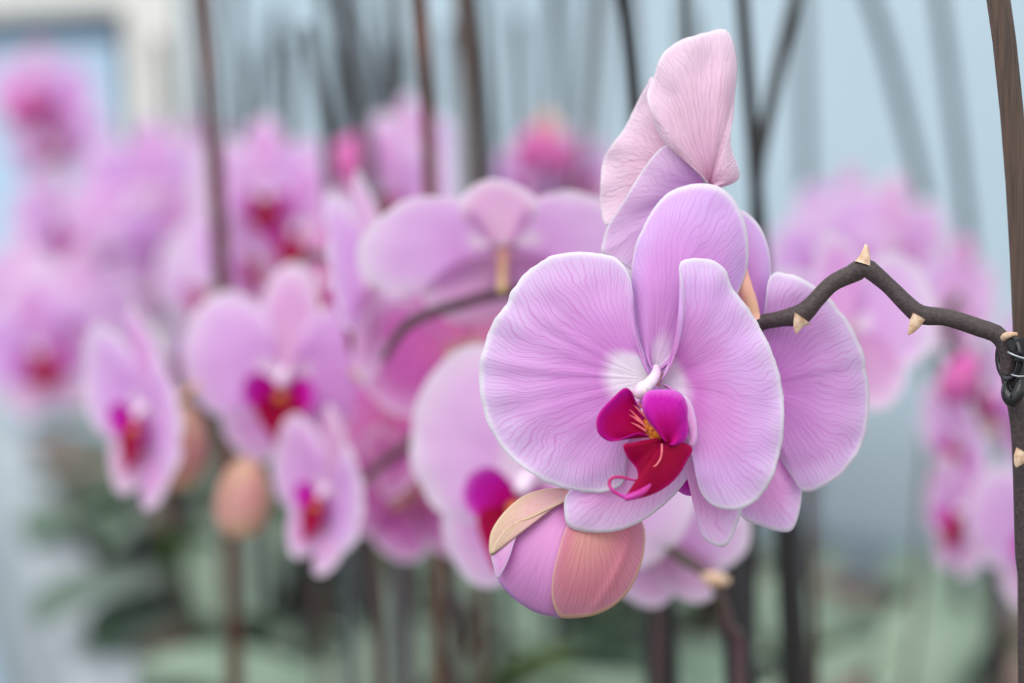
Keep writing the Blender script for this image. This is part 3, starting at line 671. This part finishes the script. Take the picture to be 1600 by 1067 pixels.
# bud meshes
def bud_mesh(mat):
    b_ = bmesh.new(); blob(b_, (0, 0, 0), 0.014, 0.013, 0.019, taper=0.25, seg=18, rings=12)
    for k in range(3):
        a = 2 * math.pi * k / 3
        tube(b_, [Vector((0.0142 * math.cos(a) * math.sin(t) * (1 - 0.25 * (1 + math.cos(t)) / 2), 0.0132 * math.sin(a) * math.sin(t) * (1 - 0.25 * (1 + math.cos(t)) / 2), 0.019 * math.cos(t))) for t in [0.25 + 0.3 * j for j in range(9)]],
             0.0008, 6)
    me = bpy.data.meshes.new('bud'); b_.normal_update(); b_.to_mesh(me); b_.free(); me.materials.append(M[mat])
    me.polygons.foreach_set('use_smooth', [True] * len(me.polygons)); return me
BUD = {'peach': bud_mesh('bud_far'), 'pink': bud_mesh('bud_pink')}

def leaf_mesh(L, W, rise, droop, fold, mat, seed):
    b_ = bmesh.new(); uvl = b_.loops.layers.uv.verify(); n1, n2 = 18, 8; G = []
    for i in range(n1 + 1):
        t = i / n1
        w = W / 2 * (math.sin(math.pi * min(1, t * 0.93 + 0.06)) ** 0.6) * (1 if t < 0.97 else 0.6)
        ang = rise - droop * t
        x = L * t * math.cos(rise * 0.6); z = L * (math.sin(rise) * t - droop * 0.5 * t * t)
        row = []
        for j in range(n2 + 1):
            s = (j / n2) * 2 - 1
            row.append(b_.verts.new((x, w * s, z + fold * W * abs(s) ** 1.3 * (1 - t * 0.5) + 0.004 * noise.noise(Vector((t * 3, s, seed))))))
        G.append(row)
    for i in range(n1):
        for j in range(n2): b_.faces.new((G[i][j], G[i + 1][j], G[i + 1][j + 1], G[i][j + 1]))
    me = bpy.data.meshes.new('leaf'); b_.normal_update(); b_.to_mesh(me); b_.free(); me.materials.append(M[mat])
    me.polygons.foreach_set('use_smooth', [True] * len(me.polygons)); return me
LEAVES = [leaf_mesh(0.21, 0.078, 0.55, 0.75, 0.22, 'leaf', 1), leaf_mesh(0.17, 0.072, 0.9, 0.8, 0.2, 'leaf', 2), leaf_mesh(0.23, 0.082, 0.3, 0.6, 0.18, 'leaf', 3),
          leaf_mesh(0.15, 0.066, 1.1, 0.7, 0.25, 'leaf_yellow', 4)]
def pot_mesh(mat):
    b_ = bmesh.new(); seg = 28
    prof = [(0.0, 0.002), (0.040, 0.0), (0.044, 0.01), (0.053, 0.095), (0.0575, 0.097), (0.0585, 0.112), (0.054, 0.113), (0.052, 0.098)]
    prev = None
    for r, z in prof:
        ring = [b_.verts.new((r * math.cos(2 * math.pi * s / seg), r * math.sin(2 * math.pi * s / seg), z)) for s in range(seg)] if r else None
        if prev and ring:
            for s in range(seg): b_.faces.new((prev[s], prev[(s + 1) % seg], ring[(s + 1) % seg], ring[s]))
        elif ring: b_.faces.new(ring[::-1])
        prev = ring
    me = bpy.data.meshes.new('pot'); b_.normal_update(); b_.to_mesh(me); b_.free(); me.materials.append(M[mat])
    me.polygons.foreach_set('use_smooth', [True] * len(me.polygons)); return me
POTS = [pot_mesh('pot_dark'), pot_mesh('pot_pink')]
b_ = bmesh.new()
for i in range(26):
    a, r = rnd.uniform(0, 6.28), 0.042 * math.sqrt(rnd.random())
    blob(b_, (r * math.cos(a), r * math.sin(a), 0.097 + rnd.uniform(0, 0.005)), rnd.uniform(0.006, 0.011), rnd.uniform(0.004, 0.008), rnd.uniform(0.003, 0.006), seg=6, rings=4)
r_ = bmesh.ops.create_circle(b_, cap_ends=True, radius=0.0525, segments=24); bmesh.ops.translate(b_, vec=(0, 0, 0.095), verts=r_['verts'])
BARK = bpy.data.meshes.new('bark'); b_.to_mesh(BARK); b_.free(); BARK.materials.append(M['bark'])

def put(name, data, parent, loc, rot=(0, 0, 0), sc=1.0):
    o = bpy.data.objects.new(name, data); COL.objects.link(o); o.parent = parent; o.location = loc; o.rotation_euler = rot
    o.scale = (sc, sc, sc); return o

def pot_and_leaves(root, rg, n=5, az0=None, scale=1.12, pot=None):
    put('pot', POTS[pot if pot is not None else (1 if rg.random() < 0.6 else 0)], root, (0, 0, 0))
    o = put('bark', BARK, root, (0, 0, 0)); o['kind'] = 'stuff'
    a0 = rg.uniform(0, 6.28) if az0 is None else az0
    for i in range(n):
        az = a0 + math.pi * (i % 2) + rg.uniform(-0.35, 0.35) + (i // 2) * 0.15
        m_ = LEAVES[3] if rg.random() < 0.12 else LEAVES[(i // 2) % 3]
        put('leaf', m_, root, (0.008 * math.cos(az), 0.008 * math.sin(az), 0.10 + 0.008 * i), (rg.uniform(-0.1, 0.1), rg.uniform(-0.15, 0.1), az), scale * rg.uniform(0.85, 1.1))

pot_and_leaves(front, random.Random(3), 5, 0.6, pot=0)

def stake(name, pts, r, mat, label, group=None, sides=10):
    base = Vector(pts[-1])
    bm = bmesh.new(); tube(bm, pts, r, sides, n=30)
    # bamboo joints
    o = mesh_obj(name, bm, M[mat], None, origin=base); o.location = base
    return tag(o, label, 'plant stake', group)

def stake_px(top, bot, d_top, d_bot, r, mat, label, group=None, mid=None, name='plant_stake'):
    """a stake seen through two photo points, carried on down to the pot on the bench"""
    a, b = P(top[0], top[1], d_top), P(bot[0], bot[1], d_bot)
    a = a + (a - (P(mid[0], mid[1], (d_top + d_bot) / 2) if mid else b)).normalized() * (0.05 if top[1] < 0 else 0.0)
    pts = [a] + ([P(mid[0], mid[1], (d_top + d_bot) / 2)] if mid else []) + [b]
    dirn = (pts[-1] - pts[-2]); k = (BENCH_Z + 0.06 - b.z) / dirn.z
    foot = b + dirn * k; foot.x = b.x + dirn.x * min(k, 0.7); foot.y = b.y + dirn.y * min(k, 0.7)
    if k > 0: pts.append(foot)
    return stake(name, pts, r, mat, label, group), pts[-1]

# ------------------------------------------------------------------ plants in the near rows
def add_flower(root, px, py, d, yaw=0, pitch=0, roll=0, sc=1.0, proto=0, far=False):
    w = P(px, py, d); loc = w - Vector(root.location)
    rot = Euler((math.radians(pitch), math.radians(roll), math.radians(yaw)), 'XYZ')
    if far: put('flower', FAR[proto % 3], root, loc, rot, sc)
    else:
        e_ = bpy.data.objects.new('flower', None); e_.empty_display_size = 0.01; COL.objects.link(e_)
        e_.parent = root; e_.location = loc; e_.rotation_euler = rot; e_.scale = (sc,) * 3
        for nm, me in PROTO[proto % 5]: put(nm, me, e_, (0, 0, 0))
    return w + rot.to_matrix() @ (Vector((0, 0.026, 0.010)) * sc)

def add_bud(root, px, py, d, kind='peach', rot=(0, 0, 0), sc=1.0):
    w = P(px, py, d); put('bud', BUD[kind], root, w - Vector(root.location), [math.radians(a) for a in rot], sc); return w

def near_plant(label, base, spike_pts, flowers, buds, seed, leaves=5, d_of=None, r=0.0026, mat='spike_far', group=None, az=None, pot=None, leaf_sc=1.3):
    """base = (photo x, depth) of the pot on the bench"""
    g = P(base[0], 700, base[1]); rg = random.Random(seed)
    root = thing('potted_orchid', label, 'orchid', (g.x, g.y, BENCH_Z), group)
    pot_and_leaves(root, rg, leaves, az, leaf_sc, pot)
    pts = [Vector(root.location) + Vector((0, 0, 0.11))] + [P(*q) for q in spike_pts]
    bm = bmesh.new(); tube(bm, pts, [r * 1.3] + [r] * (len(pts) - 2) + [r * 0.6], 8, n=16 * len(pts))
    mesh_obj('flower_spike', bm, M[mat], root, origin=root.location)
    for f in flowers: add_flower(root, *f)
    for f in buds: add_bud(root, *f)
    return root

# plant behind the front bloom: lower bloom with crimson lip, pale bloom behind the bud, its node beside them
near_plant('orchid just behind the focused bloom, with a lilac bloom low behind the opening bud', (1160, 0.98),
    [(1156, 1100, .96), (1140, 980, .94), (1112, 905, .93), (1060, 868, .93), (1010, 828, .93), (960, 800, .95), (880, 770, .97), (820, 735, .97)],
    [(832, 748, .93, -22, 0, 14, 1.22, 2), (1030, 845, .95, 165, -20, 10, 0.74, 1)], [], 11)
pA = [o for o in COL.objects if o.name.startswith('potted_orchid')][-1]
bm = bmesh.new(); tube(bm, [P(1100, 902, .926), P(1118, 905, .922), P(1140, 908, .922)], [0.0020, 0.0036, 0.0014], 10, n=10); mesh_obj('bract', bm, M['bract'], pA, origin=pA.location)
# big bloom seen from behind (upper middle)
near_plant('orchid whose big pale bloom is seen from behind, left of the focused bloom', (1020, 1.08),
    [(1030, 1000, 1.06), (1010, 800, 1.04), (980, 600, 1.02), (900, 470, 1.0), (800, 457, .98), (720, 475, .97), (640, 505, .97), (600, 560, .98)],
    [(786, 385, .96, 178, -54, 2, 1.16, 0), (725, 545, 1.02, 165, -20, 20, 0.92, 4), (585, 445, 1.02, -105, 8, -12, 1.0, 1)], [], 12)
# left middle plant, side flowers
near_plant('orchid with pink side-facing blooms crowding the centre of the photo', (705, 1.16),
    [(712, 1000, 1.15), (700, 850, 1.14), (694, 700, 1.12), (690, 600, 1.10), (670, 640, 1.08), (640, 690, 1.06), (590, 730, 1.06), (540, 770, 1.05)],
    [(615, 620, 1.08, 130, 10, 0, 1.05, 4), (520, 768, 1.05, -56, -5, 12, .80, 3), (640, 770, 1.09, 160, -30, 10, 0.85, 4)], [], 13)
# open flower left with crimson throat, side bloom and bud
near_plant('orchid with frontal crimson-throated bloom, narrow side bloom and peach bud, left of centre', (590, 1.20),
    [(590, 1010, 1.19), (575, 800, 1.17), (560, 600, 1.15), (530, 430, 1.13), (490, 398, 1.12), (455, 440, 1.12), (430, 540, 1.13), (370, 600, 1.14), (300, 640, 1.14)],
    [(447, 585, 1.10, -6, 4, 4, 1.02, 0), (238, 640, 1.10, -54, 2, 8, 1.0, 3)], [(378, 778, 1.10, 'peach', (0, 8, 0), 1.12), (278, 700, 1.13, 'peach', (20, 0, 30), 1.3)], 14)
near_plant('orchid leaning in at upper centre-left with magenta-backed side bloom', (640, 1.32),
    [(640, 1000, 1.32), (620, 700, 1.30), (590, 480, 1.28), (560, 390, 1.26), (520, 385, 1.25), (480, 405, 1.25)],
    [(525, 440, 1.18, -60, 10, 0, .9, 4)], [], 15)
# right-hand plants
near_plant('orchid behind the bare arching spike, lilac petals right of the focused bloom', (1275, 1.14),
    [(1272, 1067, 1.13), (1268, 800, 1.10), (1262, 600, 1.08), (1270, 480, 1.08), (1310, 440, 1.08), (1340, 470, 1.08)],
    [(1325, 515, 1.06, 152, 4, 10, 0.86, 0)], [], 16)
near_plant('orchid at the right border, stem strung with narrow pink side blooms', (1560, 1.32),
    [(1562, 1067, 1.31), (1548, 900, 1.30), (1536, 760, 1.30), (1524, 640, 1.30), (1500, 560, 1.30), (1480, 500, 1.3), (1500, 460, 1.3)],
    [(1512, 690, 1.30, -75, 5, 10, .80, 3), (1512, 800, 1.28, -70, -10, 0, .78, 1), (1645, 835, 1.22, -40, 0, 0, 0.95, 1), (1565, 610, 1.36, -80, 0, 0, 1.05, 2), (1500, 470, 1.5, 120, 0, 0, .8, 0)],
    [(1500, 590, 1.28, 'pink', (0, 30, 0), .9)], 17, r=0.0042, mat='spike')
near_plant('orchid beyond the arching spike with a small cluster of blooms at the right', (1400, 1.75),
    [(1425, 1020, 1.74), (1440, 800, 1.72), (1450, 600, 1.7), (1440, 420, 1.68), (1380, 360, 1.66), (1300, 400, 1.65)],
    [(1385, 385, 1.62, 20, 5, 10, 1.0, 0), (1300, 420, 1.62, -30, 0, 0, .95, 1), (1440, 450, 1.64, 70, 0, 0, .85, 2), (1400, 460, 1.7, 140, 0, 0, .9, 1), (1250, 400, 1.75, 100, 0, 0, .9, 3), (1330, 350, 1.8, 160, 0, 0, .9, 0)],
    [(1500, 400, 1.62, 'pink', (0, 20, 0), .8)], 18)
# left side plants
near_plant('orchid at the left border with two crimson-throated blooms above the leaves', (350, 2.08),
    [(350, 800, 2.06), (340, 560, 2.04), (300, 420, 2.02), (240, 390, 2.0), (160, 400, 1.98), (100, 440, 1.96), (60, 480, 1.95)],
    [(122, 500, 1.93, 30, -4, 6, 1.15, 0), (62, 548, 1.91, 15, -8, -10, 1.2, 1), (15, 470, 2.02, -40, 0, 0, 1.2, 2), (182, 560, 2.02, 60, -10, 0, 1.0, 2)], [], 19)
near_plant('tall orchid rising at the far upper left with pink blooms against the blue wall', (190, 2.8),
    [(195, 600, 2.8), (180, 300, 2.78), (150, 180, 2.72), (100, 140, 2.7), (60, 130, 2.68)],
    [(62, 152, 2.6, 30, 0, 0, 1.2, 1), (112, 212, 2.6, -50, 0, 20, 1.2, 2), (90, 180, 2.7, 150, 0, 0, 1.0, 0), (135, 262, 2.7, 100, -10, 0, 1.1, 1), (60, 230, 2.75, 60, 0, 0, .9, 0)], [(38, 165, 2.55, 'pink', (0, 40, 0), 1.5)], 20)
near_plant('orchid with pale sunlit blooms above the left border plant', (335, 2.3),
    [(335, 800, 2.28), (330, 500, 2.25), (320, 320, 2.2), (290, 240, 2.18), (240, 250, 2.15), (190, 300, 2.12)],
    [(235, 300, 2.05, -8, 14, 4, 1.3, 0), (272, 385, 2.03, 12, 6, 0, 1.15, 1), (150, 370, 2.06, -40, 0, 0, 1.2, 2), (205, 430, 2.06, 30, -6, 0, 1.1, 1), (90, 350, 2.15, 60, 0, 0, 1.1, 0), (300, 270, 2.2, 150, 0, 0, 1.0, 2)], [], 21)
near_plant('orchid with large lilac blooms behind the peach bud, right of the brown stake', (500, 1.72),
    [(498, 900, 1.70), (490, 600, 1.68), (470, 400, 1.66), (440, 290, 1.64), (400, 300, 1.62)],
    [(415, 300, 1.58, 8, 8, 0, 1.0, 0), (470, 360, 1.58, -20, 0, 10, 1.0, 1), (390, 400, 1.60, 35, -10, 0, .95, 2), (330, 440, 1.66, -30, 0, 0, .9, 1)], [], 22)
near_plant('orchid with blooms and a magenta bud behind the rust-brown stake', (600, 1.72),
    [(605, 900, 1.72), (600, 600, 1.7), (600, 400, 1.68), (590, 250, 1.66), (550, 240, 1.65)],
    [(605, 300, 1.62, -12, 6, 0, 1.0, 1), (650, 250, 1.66, 40, 0, 0, .9, 2), (580, 390, 1.62, 20, -10, 0, .9, 0)], [(545, 255, 1.6, 'pink', (0, 30, 0), 1.3)], 23)
near_plant('orchid with a magenta bud cluster beyond the big back-turned bloom', (880, 2.0),
    [(880, 800, 2.0), (880, 500, 1.98), (880, 300, 1.96), (860, 230, 1.94)],
    [(905, 275, 1.95, 40, 0, 0, .8, 1), (820, 290, 1.95, -30, 0, 0, .8, 2)], [(835, 232, 1.9, 'pink', (0, 30, 0), 1.3), (870, 240, 1.9, 'pink', (0, -20, 0), 1.2), (856, 205, 1.9, 'peach', (0, 10, 0), 1.0)], 24)

# ------------------------------------------------------------------ far rows
rg = random.Random(99)
far_pos = []
s_ = 1.45
while s_ < 4.1:
    t_ = 0.23
    while t_ < 1.7:
        p = bench(s_ + rg.uniform(-0.03, 0.03), t_ + rg.uniform(-0.03, 0.03))
        dd = p.y; px = 800 + (p.x / (p.y * math.cos(PITCH) + 0.05)) * F_PX
        side = (p - W0).dot(WN)
        if -250 < px < 1560 and side < -0.3 and p.y > 1.45: far_pos.append((p, px))
        t_ += 0.185
    s_ += 0.185
def near_any(p, lim=0.13):
    for o in COL.objects:
        if o.name.startswith('potted_orchid') and (Vector(o.location) - p).to_2d().length < lim: return True
    return False
n_far = 0
far_plants, far_stakes = [], []
for p, px in far_pos:
    if near_any(p): continue
    bloom = px < 930 or (px < 1130 and rg.random() < 0.5)
    if px > 1180 and p.y > 2.2: continue
    if bloom:
        root = thing('potted_orchid', 'far orchid', 'orchid', (p.x, p.y, BENCH_Z), 'orchids in the far rows')
    else:
        root = thing('potted_orchid', 'leafy orchid', 'orchid', (p.x, p.y, BENCH_Z), 'leafy orchids at the lower right')
    pot_and_leaves(root, rg, 4)
    n_far += 1; far_plants.append((root, bloom, px, p.y))
    if not bloom: continue
    h = rg.uniform(0.44, 0.58); az = rg.uniform(0, 6.28); ux, uy = math.cos(az), math.sin(az)
    z0 = 0.11; path = [Vector((0, 0, z0)), Vector((0.01 * ux, 0.01 * uy, h * 0.6)), Vector((0.02 * ux, 0.02 * uy, h)), Vector((0.07 * ux, 0.07 * uy, h + 0.03)), Vector((0.14 * ux, 0.14 * uy, h - 0.02)), Vector((0.19 * ux, 0.19 * uy, h - 0.10))]
    bm = bmesh.new(); tube(bm, path, [0.003, 0.003, 0.0026, 0.0024, 0.002, 0.0014], 6, n=30); mesh_obj('flower_spike', bm, M['spike_far'], root)
    for i in range(rg.randint(4, 6)):
        k = 0.25 + 0.7 * i / 5
        q = path[2].lerp(path[3], min(1, k * 2)) if k < 0.5 else (path[3].lerp(path[4], (k - 0.5) * 4) if k < 0.75 else path[4].lerp(path[5], (k - 0.75) * 4))
        side = 1 if i % 2 else -1
        yaw = math.degrees(az) + 90 + side * rg.uniform(20, 70) if rg.random() < 0.6 else rg.uniform(-60, 60)
        loc = q + Vector((uy * side * 0.02, -ux * side * 0.02, -0.02 + rg.uniform(-0.02, 0.02)))
        put('flower', FAR[rg.randrange(3)], root, loc, (rg.uniform(-0.3, 0.3), rg.uniform(-0.3, 0.3), math.radians(yaw)), rg.uniform(0.8, 1.0))
    if rg.random() < 0.3: put('bud', BUD['pink'], root, path[5] + Vector((0, 0, -0.01)), (0.4, 0.3, 0), 0.8)
    # its stake
    lean = Vector((rg.uniform(-0.06, 0.06), rg.uniform(-0.05, 0.05), 0)); foot = Vector((p.x + 0.02, p.y + 0.01, BENCH_Z + 0.05))
    top = foot + lean + Vector((0, 0, rg.uniform(0.68, 0.95)))
    mt = rg.choice(['stake_grey', 'stake_black', 'stake_grey', 'bamboo'])
    st = stake('plant_stake', [top, foot.lerp(top, 0.5) + Vector((rg.uniform(-0.006, 0.006), 0, 0)), foot], rg.uniform(0.0030, 0.0052), mt, 'far stake', 'stakes in the far rows', 6); far_stakes.append((st, top, mt))

ORD = ['nearest', 'second nearest', 'third nearest', 'fourth nearest', 'fifth nearest', 'sixth nearest', 'seventh nearest', 'eighth nearest', 'ninth nearest', 'tenth nearest', 'eleventh nearest', 'twelfth nearest', 'farthest']
ZONE = [(90, 'at the left border'), (230, 'below the tall upper-left orchid'), (370, 'behind the left rust-brown stake'), (520, 'beyond the frontal crimson-throated bloom'),
        (700, 'behind the middle rust-brown stake'), (860, 'beyond the back-turned bloom'), (1050, 'behind the focused orchid'), (9999, 'right of the focused blooms')]
zones = {}
for root, bloom, px, y in sorted(far_plants, key=lambda q: q[3]):
    z = next(t for lim, t in ZONE if px < lim); k = (z, bloom); i = zones.get(k, 0); zones[k] = i + 1
    root['label'] = ('blurred pink orchid in the far rows %s, %s there' if bloom else 'blurred leafy orchid without blooms %s, %s there') % (z, ORD[min(i, 12)])
COUNT = 'first second third fourth fifth sixth seventh eighth ninth tenth eleventh twelfth thirteenth fourteenth fifteenth sixteenth seventeenth eighteenth nineteenth twentieth'.split()
by = {}
for st, top, mt in sorted(far_stakes, key=lambda q: q[1].x / q[1].y):
    i = by.get(mt, 0); by[mt] = i + 1
    st['label'] = 'blurred thin %s stake in the far rows, %s from the left' % ({'stake_grey': 'grey', 'stake_black': 'black', 'bamboo': 'brown'}[mt], COUNT[min(i, 19)])

# ------------------------------------------------------------------ stakes in the near rows
stake_px((1541, -30), (1601, 520), 0.712, 0.722, 0.0040, 'bamboo', 'brown bamboo stake at the right border that holds the focused spike in a black clip')
stake_px((966, -30), (1030, 930), 1.02, 1.10, [0.0036, 0.0040, 0.0088, 0.0090], 'stake_black', 'black stake entering left of the topmost bloom', mid=(992, 160))
stake_px((1075, -30), (1152, 980), 1.10, 1.02, [0.0030, 0.0034, 0.0076, 0.0078], 'stake_black', 'short-looking black stake that disappears behind the topmost bloom', mid=(1076, 150))
stake_px((1158, -30), (1240, 1000), 1.06, 1.10, [0.0034, 0.0038, 0.0072, 0.0076], 'stake_black', 'left arm of the black stakes that cross right of the topmost bloom', mid=(1190, 400))
stake_px((1250, -30), (1180, 420), 1.12, 1.08, 0.0036, 'stake_black', 'right arm of the black stakes that cross right of the topmost bloom', mid=(1193, 220))
stake_px((1348, -30), (1475, 520), 1.75, 1.85, 0.0055, 'stake_grey', 'blurred grey stake leaning above the arching spike, left of two', mid=(1400, 130))
stake_px((1462, -30), (1525, 500), 1.70, 1.75, 0.0050, 'stake_grey', 'blurred grey stake nearest the brown bamboo stake')
stake_px((1252, -30), (1262, 420), 2.1, 2.1, 0.0060, 'stake_grey', 'faint broad grey stake just right of the crossing black stakes')
stake_px((312, -30), (345, 420), 1.22, 1.28, 0.0050, 'bamboo_rust', 'rust-brown stake standing over the pale blooms on the left')
stake_px((648, -30), (672, 300), 1.06, 1.10, 0.0034, 'bamboo_rust', 'rust-brown stake left of the big back-turned bloom')
stake_px((716, -30), (738, 300), 1.28, 1.3, 0.0052, 'bamboo', 'thick grey-brown stake above the big back-turned bloom')
stake_px((478, 40), (524, 400), 1.35, 1.35, 0.0040, 'stake_grey', 'dark grey stake between the two rust-brown stakes')
stake_px((527, -30), (590, 380), 1.45, 1.45, 0.0048, 'stake_grey', 'slanted grey stake next to the left side of the rust-brown stake')

up = [(250, 262, 2.0, .0050, 'stake_grey', 60), (366, 380, 1.75, .0046, 'stake_grey', -30), (398, 392, 1.9, .0045, 'stake_grey', 90), (455, 462, 1.6, .0034, 'stake_black', 60), (500, 540, 1.7, .0040, 'stake_black', -30),
      (548, 600, 1.5, .0030, 'stake_grey', -30), (602, 616, 1.8, .0050, 'stake_grey', -30), (622, 640, 1.7, .0036, 'stake_black', 70), (742, 768, 1.4, .0042, 'stake_black', -30), (700, 690, 1.8, .0044, 'stake_grey', 40),
      (812, 826, 1.9, .0046, 'stake_grey', 30), (864, 868, 1.65, .0044, 'stake_black', -30), (932, 902, 1.7, .0046, 'stake_grey', -30), (430, 420, 1.8, .0040, 'stake_black', 20), (186, 200, 2.3, .0050, 'stake_grey', 20)]
for i, (xa, xb, d, r, mt, ytop) in enumerate(sorted(up)):
    d, r = d + 0.25, r * 1.12
    stake_px((xa, ytop), (xb, 300), d, d, r, mt, 'dark upright stake against the pale wall, %s from the left of fifteen' % COUNT[i], 'upright stakes against the pale wall')

# ------------------------------------------------------------------ black clip on the bamboo stake
clip = thing('plant_clip', 'black plastic clip fastening the focused spike to the bamboo stake', 'clip', PD(1588, 560, 4))
CO = Vector(clip.location)
bm = bmesh.new()
ring = [PD(1577 + 17 * math.cos(a), 558 + 34 * math.sin(a), 2 - 6 * math.cos(a)) for a in [2 * math.pi * i / 28 * 0.96 + 0.2 for i in range(29)]]
tube(bm, ring, 0.0011, 8); mesh_obj('clip_ring', bm, M['clip'], clip, origin=CO)
bm = bmesh.new()
def slab(bm, pts, th):
    f = [bm.verts.new(PD(x, y, d)) for x, y, d in pts]; g = [bm.verts.new(PD(x, y, d + th)) for x, y, d in pts]
    bm.faces.new(f); bm.faces.new(g[::-1])
    for i in range(len(f)): bm.faces.new((f[i], g[i], g[(i + 1) % len(f)], f[(i + 1) % len(f)]))
    bmesh.ops.recalc_face_normals(bm, faces=bm.faces)
slab(bm, [(1572, 534, -3), (1606, 526, -4), (1640, 528, -4), (1640, 552, -4), (1600, 552, -4), (1580, 548, -3)], 4)
slab(bm, [(1584, 552, -1), (1640, 552, -1), (1640, 590, -1), (1596, 590, -1), (1586, 578, -1)], 3)
slab(bm, [(1588, 582, -3), (1640, 578, -4), (1640, 596, -4), (1594, 596, -3)], 4)
mesh_obj('clip_jaw', bm, M['clip'], clip, smooth_=False, origin=CO)
bm = bmesh.new(); tube(bm, [PD(1571, 598, 2), PD(1574, 615, 0), PD(1582, 624, -1), PD(1592, 612, -2), PD(1596, 592, -2)], [0.001, 0.0022, 0.0026, 0.0022, 0.0012], 10, n=20)
mesh_obj('clip_lever', bm, M['clip'], clip, origin=CO)
bm = bmesh.new(); tube(bm, [PD(1574, 550, -5), PD(1590, 557, -6), PD(1615, 564, -6)], 0.0004, 6, n=8); tube(bm, [PD(1580, 585, -5), PD(1592, 588, -6), PD(1615, 586, -6)], 0.0003, 6, n=8)
mesh_obj('clip_spring', bm, M['clip_wire'], clip, origin=CO)
